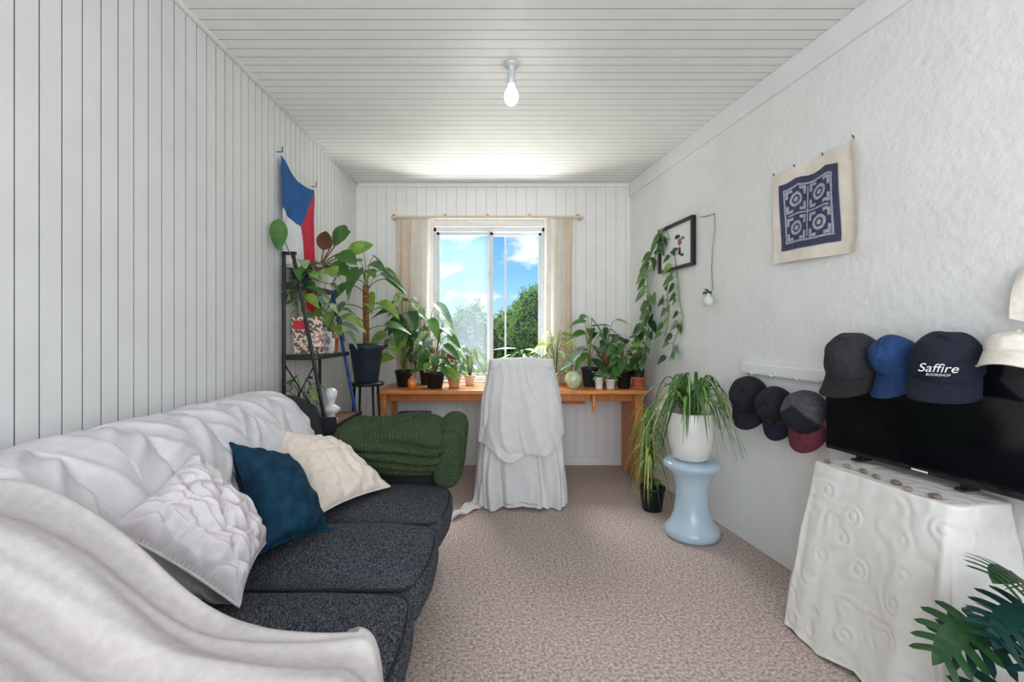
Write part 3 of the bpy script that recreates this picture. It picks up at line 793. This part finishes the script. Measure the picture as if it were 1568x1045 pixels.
b.lathe((-1.04, 2.80, 0.5995), [(0, 0), (0.04, 0), (0.042, 0.012), (0.028, 0.02), (0.024, 0.035), (0.052, 0.055), (0.056, 0.075), (0.03, 0.092), (0.02, 0.105), (0.028, 0.125), (0.036, 0.15), (0.034, 0.175), (0.02, 0.192), (0, 0.197)], M['whitepot'], 24, fn=lambda a, z: 1 + (0.16 * max(0, math.cos(a + 1.2)) ** 6 if 0.12 < z < 0.17 else 0) + (0.12 * math.sin(a * 6) if z > 0.165 else 0))
b.lathe((-1.02, 2.768, 0.5995 + 0.145), [(0, 0.015), (0.006, 0.005), (0.009, -0.008), (0, -0.012)], M['whitepot'], 8)
b.done()
b = B('storage_jar'); b.lathe((-1.14, 2.95, 0.5995), [(0, 0), (0.04, 0), (0.045, 0.03), (0.045, 0.10), (0.03, 0.125), (0.034, 0.13), (0.034, 0.15), (0, 0.155)], M['blueceramic'], 20); b.done()
b = B('book_row')
rnd = random.Random(17); y = 2.66
for k in range(9):
    w_ = rnd.uniform(0.018, 0.034); hh = rnd.uniform(0.16, 0.22)
    b.box((-1.12, y + w_ / 2, 0.2095 + hh / 2), (0.14, w_ - 0.002, hh), rnd.choice([M['teal'], M['terra'], M['whitepot'], M['bluemetal'], M['shelfwood'], M['peach']])); y += w_
b.done()
b = B('watering_can')
b.lathe((-1.165, 3.06, 1.3945), [(0, 0), (0.035, 0), (0.04, 0.01), (0.036, 0.09), (0.02, 0.10), (0.02, 0.106), (0.016, 0.1)], M['whitepot'], 20)
b.tube([(-1.13, 3.05, 1.42), (-1.09, 3.04, 1.47), (-1.075, 3.035, 1.50)], [0.008, 0.006, 0.005], M['whitepot'], 8)
b.tube([(-1.20, 3.07, 1.42), (-1.225, 3.07, 1.45), (-1.20, 3.07, 1.485)], 0.004, M['whitepot'], 8); b.done()
b = B('flower_pot_terracotta'); pot(b, (-1.13, 3.04, 0.9945), 0.04, 0.05, 0.1, M['terra'])
foliage(b, (-1.13, 3.04, 1.08), 16, (0.04, 0.22), 0.12, (0.08, 0.13), 0.6, [G['mid'], G['grey'], G['light']], 'heart', 0.6, 61); b.done(True)
b = B('potted_rubber_plant')
pot(b, (-1.175, 2.93, 1.3945), 0.042, 0.052, 0.11, M['whitepot'])
for (p, l, w, m_, dd) in (((-1.05, 2.85, 1.66), 0.21, 0.12, G['mid'], (0.7, -0.5, 0.5)), ((-1.0, 2.98, 1.62), 0.20, 0.10, G['light'], (0.9, 0.0, 0.6)),
        ((-1.10, 2.84, 1.62), 0.17, 0.09, G['brown'], (0.3, -0.5, 0.9)), ((-1.10, 2.80, 1.54), 0.15, 0.09, G['brown'], (0.2, -0.8, -0.2)),
        ((-1.02, 2.85, 1.60), 0.18, 0.11, G['mid'], (0.8, -0.5, -0.2)), ((-1.05, 2.93, 1.68), 0.17, 0.09, G['brown'], (0.3, 0.1, 1.0)),
        ((-1.06, 2.8, 1.51), 0.15, 0.10, G['light'], (0.5, -0.7, -0.2)), ((-1.08, 2.9, 1.55), 0.16, 0.10, G['mid'], (0.8, -0.3, -0.3))):
    b.tube(bez(V((-1.175, 2.93, 1.49)), V((-1.13, 2.9, 1.56)), V(p)), 0.004, G['stemr'], 6)
    blade(b, p, dd, l, w, m_, 'oval', 0.25, 0.12, up=V((0.3, -0.8, 0.5)))
b.done(True)
b = B('potted_trailing_ivy')
pot(b, (-1.185, 2.72, 1.3945), 0.038, 0.046, 0.08, M['darkpot'])
foliage(b, (-1.185, 2.72, 1.47), 26, (-0.14, 0.07), 0.13, (0.06, 0.09), 0.8, [G['mid'], G['light'], G['pale'], G['dark']], 'heart', 0.5, 71)
foliage(b, (-1.17, 2.80, 1.48), 14, (-0.20, 0.03), 0.15, (0.05, 0.08), 0.7, [G['mid'], G['grey'], G['varieg']], 'heart', 0.6, 72)
b.tube(bez(V((-1.185, 2.70, 1.48)), V((-1.20, 2.54, 1.60)), V((-1.215, 2.52, 1.73))), 0.003, G['stem'], 6)
blade(b, (-1.215, 2.52, 1.735), (0.05, -0.15, -1), 0.18, 0.09, G['mid'], 'oval', 0.0, 0.08, up=V((0.5, -0.8, 0)))
b.done(True)
b = B('hanging_shelf_plant')
pot(b, (-1.20, 2.76, 0.9945), 0.03, 0.036, 0.07, M['whitepot'])
foliage(b, (-1.20, 2.76, 1.05), 16, (0.06, 0.3), 0.07, (0.04, 0.07), 0.6, [G['mid'], G['grey']], 'oval', 0.5, 74); b.done(True)
b = B('shelf_lower_plant')
pot(b, (-1.16, 2.68, 0.5995), 0.035, 0.045, 0.09, M['terra'])
foliage(b, (-1.16, 2.68, 0.68), 18, (0.02, 0.2), 0.09, (0.05, 0.08), 0.5, [G['mid'], G['light'], G['dark']], 'heart', 0.5, 75); b.done(True)

# ------------------------------------------------------------------ flag on the left wall
b = B('wall_flag')
FB = mat('flag_blue', (22,94,164), (16,80,150), 0.7, 8); FWm = mat('flag_white', (240,240,244), (232,232,238), 0.7, 8); FR = mat('flag_red', (220,34,66), (202,26,56), 0.7, 8)
NU, NV = 60, 130
def flagp(u, v):
    y = 2.605 + 0.47 * u
    ztop = 2.11 - 0.055 * u - 0.05 * math.sin(PI * u)
    zbot = 1.50 - 0.31 * sm((u - 0.35) / 0.3)
    z = ztop + (zbot - ztop) * v
    x = XL + 0.022 + 0.014 * math.sin(u * 11 + v * 3) * (0.3 + v) + 0.004 * nz(u * 6, v * 6)
    return V((x, y - 0.05 * v * math.sin(PI * u), z))
vs = [flagp(i / NU, j / NV) for j in range(NV + 1) for i in range(NU + 1)]
for j in range(NV):
    for i in range(NU):
        u = (i + .5) / NU; z = 2.11 - vs[j * (NU + 1) + i].z
        a = j * (NU + 1) + i
        bl = 0.29 + 0.05 * u / 0.55 if u < 0.55 else 0.34 - (u - 0.55) * 0.60
        if z < bl: m_ = FB
        elif u < 0.55 + 0.55 * max(0, z - 0.34): m_ = FWm
        else: m_ = FR
        k = b.mi(m_); b.f.append([a, a + 1, a + NU + 2, a + NU + 1]); b.m.append(k); b.sm.append(True)
b.v = vs
b.done()
b = B('wall_hook')
for y in (2.605, 3.07): b.tube([(XL, y, 2.125 - 0.1 * (y - 2.6)), (XL + 0.03, y, 2.125 - 0.1 * (y - 2.6)), (XL + 0.032, y, 2.155 - 0.1 * (y - 2.6))], 0.003, M['black'], 6)
b.done()

# ------------------------------------------------------------------ right wall hangings
b = B('wall_tapestry')
TC = mat('tapestry_cream', (238,229,216), (230,220,206), 0.9, 20, bump=0.2); TN = mat('tapestry_navy', (76,80,108), (58,62,90), 0.9, 90); TG = mat('tapestry_grey', (188,188,198), (156,158,172), 0.9, 90)
def tp(u, v, off):
    y = 2.306 - 0.47 * u
    z = (1.895 - 0.004 * u - 0.018 * abs(math.sin(3 * PI * u))) * (1 - v) + (1.456 - 0.02 * u) * v
    return wp(y - 0.01 * v, z, 0.012 + off + 0.006 * math.sin(u * 9 + v * 4) + 0.018 * sm((u - 0.9) / 0.1) + 0.012 * v * sm((v - 0.8) / 0.2))
b.grid(lambda u, v: tp(u, v, 0), 50, 40, TC)
def tq(u0, u1, v0, v1, off, m): b.grid(lambda u, v: tp(u0 + (u1 - u0) * u, v0 + (v1 - v0) * v, off), 10, 10, m)
tq(0.10, 0.80, 0.13, 0.87, 0.003, TN)
iu0, iu1, iv0, iv1 = 0.16, 0.74, 0.20, 0.80
def fr(u0, u1, v0, v1, w, off, m):
    tq(u0, u1, v0, v0 + w, off, m); tq(u0, u1, v1 - w, v1, off, m); tq(u0, u0 + w, v0, v1, off, m); tq(u1 - w, u1, v0, v1, off, m)
fr(iu0, iu1, iv0, iv1, 0.02, 0.005, TG)
for i in range(2):
    for j in range(2):
        cu = 0.305 + 0.29 * i; cv = 0.35 + 0.30 * j
        for s_ in (-1, 1):
            for t_ in (-1, 1):
                tq(min(cu + s_ * 0.12, cu + s_ * 0.04), max(cu + s_ * 0.12, cu + s_ * 0.04), cv + t_ * 0.108 - 0.016, cv + t_ * 0.108 + 0.016, 0.005, TG)
                tq(cu + s_ * 0.105 - 0.016, cu + s_ * 0.105 + 0.016, min(cv + t_ * 0.12, cv + t_ * 0.04), max(cv + t_ * 0.12, cv + t_ * 0.04), 0.005, TG)
        vs = []; n = 16
        for k in range(n):
            a = 2 * PI * k / n
            for rr in (0.075, 0.045): vs.append(tp(cu + rr * math.cos(a), cv + rr * math.sin(a), 0.006))
        b.add(vs, [[2 * k, 2 * ((k + 1) % n), 2 * ((k + 1) % n) + 1, 2 * k + 1] for k in range(n)], TG)
        vs = [tp(cu, cv, 0.006)] + [tp(cu + 0.028 * math.cos(2 * PI * k / 8), cv + 0.028 * math.sin(2 * PI * k / 8), 0.006) for k in range(8)]
        b.add(vs, [[0, k + 1, (k + 1) % 8 + 1] for k in range(8)], TG)
tq(0.442, 0.458, 0.24, 0.76, 0.005, TG); tq(0.2, 0.70, 0.492, 0.508, 0.005, TG)
for u in (0.02, 0.3, 0.62, 0.98):
    p = tp(u, 0.01, 0.0); b.tube([p, p + WN * 0.006 + V((0, 0, 0.012))], 0.0025, M['black'], 6)
b.done()

b = B('framed_picture')
def fp(s_, z, off): return wp(3.22, 0, off) + WD * s_ + V((0, 0, z))
fz = 1.715; fwid, fh = 0.44, 0.30
def fbox(s_, z, w, h, d, off, m): b.box(fp(s_, z, off), (d, w, h), m, rot=R)
fbox(0, fz, fwid - 0.02, fh - 0.02, 0.006, 0.012, M['trim'])
fbox(0, fz + fh / 2, fwid + 0.02, 0.02, 0.03, 0.018, M['black']); fbox(0, fz - fh / 2, fwid + 0.02, 0.02, 0.03, 0.018, M['black'])
fbox(-fwid / 2, fz, 0.02, fh, 0.03, 0.018, M['black']); fbox(fwid / 2, fz, 0.02, fh, 0.03, 0.018, M['black'])
for (s_, dz, w, h, c) in ((0.02, 0.06, 0.07, 0.03, 'black'), (0.05, 0.02, 0.05, 0.05, 'shelfwood'), (0.09, 0.04, 0.05, 0.02, 'shelfwood'), (0.05, -0.04, 0.03, 0.06, 'black'), (0.01, -0.02, 0.04, 0.02, 'shelfwood'), (0.08, -0.07, 0.04, 0.02, 'black')):
    vs = [fp(s_, fz + dz, 0.0165)] + [fp(s_ + w / 2 * math.cos(2 * PI * k / 12) * (1 + 0.3 * math.sin(3 * k)), fz + dz + h / 2 * math.sin(2 * PI * k / 12), 0.0165) for k in range(12)]
    b.add(vs, [[0, k + 1, (k + 1) % 12 + 1] for k in range(12)], M[c])
b.done()
b = B('hanging_wall_vase')
cord = [wp(2.93, 1.845, 0.01), wp(2.87, 1.835, 0.008), wp(2.79, 1.83, 0.008), wp(2.785, 1.75, 0.008), wp(2.81, 1.62, 0.008), wp(2.82, 1.5, 0.008), wp(2.80, 1.38, 0.012)]
b.tube(cord, 0.0022, G['grey'], 6)
b.lathe(wp(2.81, 1.28, 0.035), [(0, 0), (0.018, 0.004), (0.028, 0.025), (0.026, 0.045), (0.012, 0.062), (0.012, 0.08), (0.015, 0.085)], M['whitepot'], 16)
b.tube([wp(2.80, 1.38, 0.012), wp(2.81, 1.36, 0.03)], 0.002, M['rodwood'], 5)
for a in (-0.5, 0.0, 0.6): blade(b, wp(2.81, 1.35, 0.035), (a * 0.3 - 0.2, a, 0.5), 0.09, 0.045, G['mid'], 'heart', 0.6)
b.done()

# ------------------------------------------------------------------ baseball caps
def cap(name, pos, yaw, pitch, Rr, dome, brim, H_=0.115, roll=0, panel=None):
    b = B(name)
    mt = Matrix.Rotation(yaw, 3, 'Z') @ Matrix.Rotation(pitch, 3, 'Y') @ Matrix.Rotation(roll, 3, 'X')
    pos = V(pos)
    def dm(u, v):
        th = 2 * PI * u; ph = PI / 2 * v
        c = math.cos(ph) ** 0.75 if v < 1 else 0.0
        x = Rr * 1.12 * c * math.cos(th); y = Rr * c * math.sin(th); z = H_ * math.sin(ph)
        if x > 0: z += 0.012 * x / Rr * math.sin(2 * ph)
        dent = 1 + 0.07 * nz(th * 1.2, v * 2.5, Rr * 90)
        seam = 1 - 0.014 * math.exp(-((u * 6) % 1 - 0.5) ** 2 * 300)
        return pos + mt @ (V((x, y, z)) * dent * seam)
    if panel:
        b.grid(lambda u, v: dm(-1 / 6 + u / 3, v), 20, 16, panel); b.grid(lambda u, v: dm(1 / 6 + u * 2 / 3, v), 36, 16, dome)
    else: b.grid(dm, 54, 16, dome, closeu=True)
    b.lathe(pos + mt @ V((0, 0, H_)), [(0, 0.006), (0.006, 0.004), (0.008, -0.002)], dome, 10, mtx=mt)
    def br(top):
        def f(u, v):
            a = (u - 0.5) * 2 * math.radians(68)
            ext = 0.075 * math.cos(a * 0.9) ** 0.6 * v
            x = (Rr * 1.12) * math.cos(a) + ext; y = Rr * math.sin(a) * (1 + 0.02 * v)
            z = 0.004 - 0.30 * ext - 0.028 * (y / Rr) ** 2 * (0.3 + v) + (0.002 if top else -0.002)
            return pos + mt @ V((x, y, z))
        return f
    b.grid(br(True), 24, 8, brim); b.grid(br(False), 24, 8, brim)
    e = [br(True)(i / 24, 1) for i in range(25)]; b.tube(e, 0.003, brim, 5)
    return b.done(), mt
CK = mat('cap_charcoal', (50,50,56), (40,40,46), 0.85, 60, bump=0.2, bscale=200, dist=0.002); CB = mat('cap_blue', (36,72,120), (28,60,104), 0.85, 60); CN = mat('cap_navy', (24,32,48), (18,25,40), 0.85, 60)
CC = mat('cap_cream', (236,230,220), (224,217,207), 0.85, 60); CBl = mat('cap_black', (30,31,38), (22,23,28), 0.85, 60); CG = mat('cap_grey', (84,84,92), (66,66,74), 0.85, 60); CR = mat('cap_maroon', (110,48,60), (90,36,48), 0.85, 60)
CKd = mat('cap_charcoal_brim', (38,34,36), (30,27,29), 0.85, 60); CBd = mat('cap_blue_brim', (30,60,104), (24,50,90), 0.85, 60)

# TV
TVd = V((0.205, -1, 0)).normalized(); TVn = V((-1, -0.205, 0)).normalized()
tvR = Matrix.Rotation(math.atan2(0.205, 1), 3, 'Z')
tv0 = V((1.289, 1.89, 0)); tvc = tv0 + TVd * 0.36 + V((0, 0, 0.862))
M['screen'] = mat('tv_screen', (12,13,18), (9,10,14), 0.1, 5, spec=0.6)
b = B('television')
b.box(tvc - TVn * 0.012, (0.035, 0.72, 0.405), M['black'], rot=tvR, r=0.006)
b.box(tvc + TVn * 0.0075, (0.003, 0.70, 0.375), M['screen'], rot=tvR, r=0.001)
b.box(tvc - TVn * 0.035 - V((0, 0, 0.05)), (0.02, 0.4, 0.22), M['black'], rot=tvR)
for k in (-0.22, 0.12):
    c = tvc + TVd * k
    b.box(V((c.x, c.y, 0.647)) - TVn * 0.012, (0.07, 0.025, 0.008), M['black'], rot=tvR); b.box(V((c.x, c.y, 0.66)) - TVn * 0.012, (0.02, 0.03, 0.03), M['black'], rot=tvR)
b.box(tvc + TVn * 0.010 - V((0, 0, 0.193)), (0.002, 0.05, 0.006), M['trim'], rot=tvR)
b.done()
def tvp(k, z, off=0.0): return tv0 + TVd * k + TVn * off + V((0, 0, z))
yaw0 = math.radians(180 + 28)
cap('baseball_cap_charcoal', tvp(0.155, 1.005, 0.03), yaw0 - 0.15, math.radians(34), 0.092, CK, CKd, 0.115)
cap('baseball_cap_blue', tvp(0.305, 1.025, 0.025), yaw0 - 0.3, math.radians(48), 0.066, CB, CBd, 0.095)
ncap, nmt = cap('baseball_cap_navy', tvp(0.455, 1.012, 0.03), yaw0 + 0.15, math.radians(26), 0.090, CN, CN, 0.11)
cap('baseball_cap_cream', tvp(0.61, 1.078, 0.0), yaw0, math.radians(8), 0.068, CC, CC, 0.045)
def captext(parent, txt, pos, mt, size, name):
    cu = bpy.data.curves.new(name, 'FONT'); cu.body = txt; cu.size = size; cu.align_x = 'CENTER'; cu.extrude = 0.0008; cu.shear = 0.3
    cu.materials.append(M['trim'])
    o = bpy.data.objects.new(name, cu); bpy.context.collection.objects.link(o)
    o.parent = parent
    fwd = mt @ V((1, 0, 0.35)).normalized(); upv = mt @ V((-0.35, 0, 1)).normalized(); right = upv.cross(fwd).normalized()
    Mx = Matrix((right, upv, fwd)).transposed().to_4x4(); Mx.translation = pos
    o.matrix_world = Mx
pn = tvp(0.455, 1.012, 0.03)
captext(ncap, 'Saffire', pn + nmt @ V((0.110, 0, 0.046)), nmt, 0.036, 'embroidered_lettering')
captext(ncap, 'BOOKSHOP', pn + nmt @ V((0.112, 0, 0.034)), nmt, 0.010, 'embroidered_lettering_small')
b = B('hanging_cloth')
b.grid(lambda u, v: wp(1.335 - 0.16 * u, 1.30 - 0.14 * v + 0.06 * (1 - v) * u - 0.02 * math.sin(PI * u), 0.02 + 0.03 * v + 0.01 * math.sin(9 * u + 3 * v)), 20, 14, CC)
b.tube([wp(1.3, 1.30, 0.0), wp(1.3, 1.31, 0.03)], 0.004, M['black'], 6); b.done()

b = B('wall_hook_rail')
c = (wp(2.52, 0.935) + wp(1.96, 0.935)) / 2
b.box(c + WN * 0.014, (0.028, 0.58, 0.06), M['trim'], rot=R, r=0.008)
for y in (2.42, 2.28, 2.12, 2.0): b.tube([wp(y, 0.92, 0.02), wp(y, 0.91, 0.045), wp(y, 0.925, 0.055)], 0.005, M['trim'], 8)
b.done()
yw = math.radians(180 + 8.8)
cap('baseball_cap_black', wp(2.40, 0.80, 0.07), yw + 0.5, math.radians(62), 0.088, CBl, CBl, 0.10)
cap('baseball_cap_black', wp(2.22, 0.78, 0.065), yw + 0.4, math.radians(76), 0.078, CBl, CN, 0.10)
cap('baseball_cap_grey', wp(2.04, 0.775, 0.065), yw + 0.3, math.radians(68), 0.086, CG, CR, 0.10, panel=CBl)

# ------------------------------------------------------------------ covered table
b = B('tablecloth_covered_table')
tc_ = V((1.305, 1.555, 0))
def clothf(u, v):
    th = 2 * PI * u
    z = 0.637 - 0.63 * max(0, (v - 0.12) / 0.88)
    k = (0.637 - z) / 0.63
    top = min(1.0, v / 0.12)
    c, s_ = math.cos(th), math.sin(th); ex = 0.25
    a = 0.118 + 0.075 * k; l = 0.245 + 0.04 * k
    lx = a * math.copysign(abs(c) ** ex, c) * top; ly = l * math.copysign(abs(s_) ** ex, s_) * top
    A = 0.026 * sm((k - 0.10) * 1.3)
    per = (ly / l) * 3 if abs(c) > 0.5 else (lx / a) * 2
    corner = math.exp(-((abs(c) - 0.707) / 0.12) ** 2)
    d = A * (ridge(per * 2.1 + 2.2 * nz(k * 0.9, c * 2, s_ * 2)) * 0.9 + 0.25 * math.sin(per * 5 + 2 * nz(k * 2, th))) + 0.026 * corner * sm(k * 2) + 0.004 * nz(lx * 12, ly * 12, z * 8)
    nn = V((c / a, s_ / l, 0)).normalized()
    loc = WN * (lx + nn.x * d) + WD * (ly + nn.y * d)
    p = tc_ + loc
    if top < 1: z = 0.637 + 0.002 * nz(lx * 30, ly * 30)
    p.x = min(p.x, wallx(p.y) - 0.006)
    zz = z + (0.02 * (0.5 + nz(th * 2, 5)) if v > 0.985 else 0)
    return V((p.x, p.y, max(zz, 0.006)))
b.grid(clothf, 400, 110, M['tcloth'], closeu=True)
for sx in (-1, 1):
    for sy in (-1, 1): b.tube([tc_ + WN * sx * 0.085 + WD * sy * 0.21 + V((0, 0, 0.0)), tc_ + WN * sx * 0.085 + WD * sy * 0.21 + V((0, 0, 0.62))], 0.014, M['rodwood'], 8)
b.done()
b = B('pebble_collection')
PB = mat('pebble', (170,150,132), (116,100,90), 0.7, 40)
rnd = random.Random(9)
for k in range(7):
    off = V((1.205, 1.74 - k * 0.062, 0.645)); off.x = 1.679 - 0.1545 * off.y - 0.225 + rnd.uniform(-0.015, 0.03)
    s3 = (rnd.uniform(0.009, 0.016), rnd.uniform(0.011, 0.022), 0.007)
    b.grid(lambda u, v: off + V((s3[0] * math.sin(PI * v) * math.cos(2 * PI * u) * (1 + 0.15 * math.sin(3 * u * 6.28)), s3[1] * math.sin(PI * v) * math.sin(2 * PI * u), s3[2] * math.cos(PI * v))), 14, 8, PB, closeu=True)
b.done()

# ------------------------------------------------------------------ philodendron (front right)
b = B('potted_split_leaf_philodendron')
px, py = 1.27, 1.05
pot(b, (px, py, 0), 0.09, 0.115, 0.2, M['blackpot'])
rnd = random.Random(13)
def lobed(b, base, d, L, W, m, up):
    """one blade: a narrow central body with separate curved finger lobes growing from the midrib"""
    d = V(d).normalized(); side = d.cross(up).normalized(); n = side.cross(d).normalized(); base = V(base)
    blade(b, base, d, L, W * 0.34, m, 'oval', 0.2, 0.05, nu=10, up=up)
    NL = 5
    for i in range(NL):
        t = 0.04 + 0.17 * i
        l = W * 0.56 * (1.05 - 0.55 * t) * (0.85 if i == 0 else 1)
        for s_ in (-1, 1):
            p = base + d * L * t - V((0, 0, 1)) * 0.2 * L * t * t
            dd = (side * s_ + d * (-0.45 + 1.5 * t)).normalized()
            q = d * 0.35 + side * s_ * 0.2
            vs = []; fs = []; nn_ = 7
            sd = dd.cross(n).normalized()
            for j in range(nn_ + 1):
                tt = j / nn_
                w = l * 0.17 * (1 - 0.25 * tt) * (1 if tt < 0.75 else math.sqrt(max(0, 1 - ((tt - 0.75) / 0.25) ** 2)))
                c = p + dd * l * tt + q * l * 0.35 * tt * tt - V((0, 0, 1)) * 0.22 * l * tt * tt
                vs += [c - sd * w, c + n * 0.12 * w, c + sd * w]
            for j in range(nn_):
                for k in range(2): fs.append([j * 3 + k, j * 3 + k + 1, j * 3 + k + 4, j * 3 + k + 3])
            b.add(vs, fs, m)
for (tx, ty, tz, dx, dy, dz, L) in ((1.10, 1.12, 0.43, -0.7, -0.2, -0.35, 0.13), (1.18, 1.10, 0.56, -0.5, -0.3, 0.15, 0.13), (1.24, 1.06, 0.60, 0.1, -0.4, 0.4, 0.13),
        (1.11, 1.05, 0.32, -0.6, -0.3, -0.4, 0.14), (1.16, 1.0, 0.45, -0.4, -0.6, -0.2, 0.14), (1.15, 0.99, 0.34, -0.3, -0.5, -0.5, 0.14), (1.22, 1.0, 0.50, 0.1, -0.6, 0.0, 0.14),
        (1.30, 1.08, 0.62, 0.3, -0.2, 0.5, 0.13), (1.18, 1.12, 0.40, -0.6, 0.1, -0.1, 0.13), (1.12, 1.02, 0.20, -0.5, -0.3, -0.3, 0.14), (1.25, 1.0, 0.42, 0.0, -0.6, -0.3, 0.14), (1.17, 1.06, 0.50, -0.6, -0.2, -0.1, 0.13),
        (1.20, 1.0, 0.36, 0.2, -0.6, -0.3, 0.14), (1.19, 1.04, 0.57, -0.2, -0.5, 0.2, 0.13), (1.14, 1.06, 0.47, -0.5, -0.3, 0.0, 0.12), (1.16, 1.03, 0.27, -0.4, -0.5, -0.2, 0.14), (1.24, 1.02, 0.30, -0.1, -0.6, -0.2, 0.14)):
    base = V((px, py, 0.18)); tip = V((tx, ty, tz))
    b.tube(bez(base, V((px + (tx - px) * 0.3, py + (ty - py) * 0.3, 0.18 + (tz - 0.18) * 0.9)), tip), 0.004, G['stem'], 6)
    lobed(b, tip, (dx, dy, dz), L, L * 1.15, rnd.choice([G['teal'], G['dark'], G['teal']]), V((-0.3, -0.5, 0.8)))
b.done(True)

# ------------------------------------------------------------------ ceiling lamp
b = B('ceiling_bulb_lamp')
lx, ly = 0.028, 2.23
M['bulbglass'] = mat('lit_bulb', (255,252,246), (255,252,246), 0.3, 5, emis=1.6)
b.lathe((lx, ly, H), [(0, 0), (0.036, 0), (0.036, -0.008), (0.030, -0.014), (0.016, -0.018), (0.014, -0.03), (0.014, -0.05), (0.020, -0.055), (0.022, -0.095), (0.016, -0.10), (0, -0.10)], M['alu'], 24)
b.lathe((lx, ly, H), [(0.016, -0.098), (0.018, -0.115), (0.030, -0.135), (0.036, -0.158), (0.030, -0.182), (0.016, -0.196), (0, -0.199)], M['bulbglass'], 24)
b.done()
ld = bpy.data.lights.new('bulb_light', 'POINT'); ld.energy = 0.8; ld.shadow_soft_size = 0.04; ld.color = (1, 0.97, 0.93)
lo = bpy.data.objects.new('bulb_light', ld); lo.location = (lx, ly, 2.16); bpy.context.collection.objects.link(lo)

# ------------------------------------------------------------------ lights
def area(name, loc, target, sx, sy, power, col):
    ld = bpy.data.lights.new(name, 'AREA'); ld.shape = 'RECTANGLE'; ld.size = sx; ld.size_y = sy; ld.energy = power; ld.color = col
    o = bpy.data.objects.new(name, ld); o.location = loc
    o.rotation_euler = (V(target) - V(loc)).to_track_quat('-Z', 'Y').to_euler(); bpy.context.collection.objects.link(o)
area('rear_fill_light', (0.25, -1.2, 1.28), (0.2, 3, 2.2), 2.2, 1.9, 56, (1, 0.98, 0.955))  # added fill lamp behind the camera, brightens the whole room
area('window_sky_fill', (-0.14, 5.1, 3.1), (0, 2.6, 0.6), 1.6, 1.2, 250, (1, 0.99, 0.98))  # added unseen lamp above the window, strengthens the light from the sky
area('ground_bounce_fill', (-0.14, 4.5, 0.2), (0, 3.2, 2.3), 1.1, 0.5, 95, (1, 0.985, 0.95))  # added unseen lamp below the sill, imitates ground bounce onto the ceiling
sd = bpy.data.lights.new('sun', 'SUN'); sd.energy = 4.5; sd.angle = 0.01; sd.color = (1, 0.96, 0.9)
so = bpy.data.objects.new('sun', sd); so.rotation_euler = V((0.30, -0.30, -0.9)).to_track_quat('-Z', 'Y').to_euler(); so.location = (0, 8, 8); bpy.context.collection.objects.link(so)

w = bpy.data.worlds.new('sky'); scene.world = w; w.use_nodes = True; nt = w.node_tree
bg = nt.nodes['Background']; bg.inputs['Strength'].default_value = 1.35
tc = nt.nodes.new('ShaderNodeTexCoord'); sp = nt.nodes.new('ShaderNodeSeparateXYZ'); nt.links.new(tc.outputs['Generated'], sp.inputs[0])
rp = nt.nodes.new('ShaderNodeValToRGB'); e = rp.color_ramp.elements
e[0].position = 0.0; e[0].color = lin((176,216,242)); e[1].position = 0.5; e[1].color = lin((84,144,216))
k = rp.color_ramp.elements.new(0.10); k.color = lin((132,190,238)); k = rp.color_ramp.elements.new(0.22); k.color = lin((98,166,228))
nt.links.new(sp.outputs['Z'], rp.inputs['Fac'])
mp = nt.nodes.new('ShaderNodeMapping'); mp.inputs['Scale'].default_value = (1, 1, 2.2); mp.inputs['Location'].default_value = (0.35, 0.0, 0.1); nt.links.new(tc.outputs['Generated'], mp.inputs[0])
no = nt.nodes.new('ShaderNodeTexNoise'); no.inputs['Scale'].default_value = 8; no.inputs['Detail'].default_value = 6; nt.links.new(mp.outputs[0], no.inputs['Vector'])
cr = nt.nodes.new('ShaderNodeValToRGB'); cr.color_ramp.elements[0].position = 0.54; cr.color_ramp.elements[1].position = 0.68; nt.links.new(no.outputs['Fac'], cr.inputs[0])
mx = nt.nodes.new('ShaderNodeMix'); mx.data_type = 'RGBA'; nt.links.new(cr.outputs['Color'], mx.inputs['Factor']); nt.links.new(rp.outputs['Color'], mx.inputs['A']); mx.inputs['B'].default_value = (1, 1, 1, 1)
nt.links.new(mx.outputs['Result'], bg.inputs['Color'])

# ------------------------------------------------------------------ camera
cd = bpy.data.cameras.new('camera'); cd.sensor_width = 36; cd.lens = 720 / 1568 * 36; cd.shift_x = 0.0064; cd.shift_y = -0.0072; cd.clip_start = 0.02
co = bpy.data.objects.new('camera', cd); co.location = (0, 0, 1.117); co.rotation_euler = (PI / 2, 0, 0); bpy.context.collection.objects.link(co)
scene.camera = co
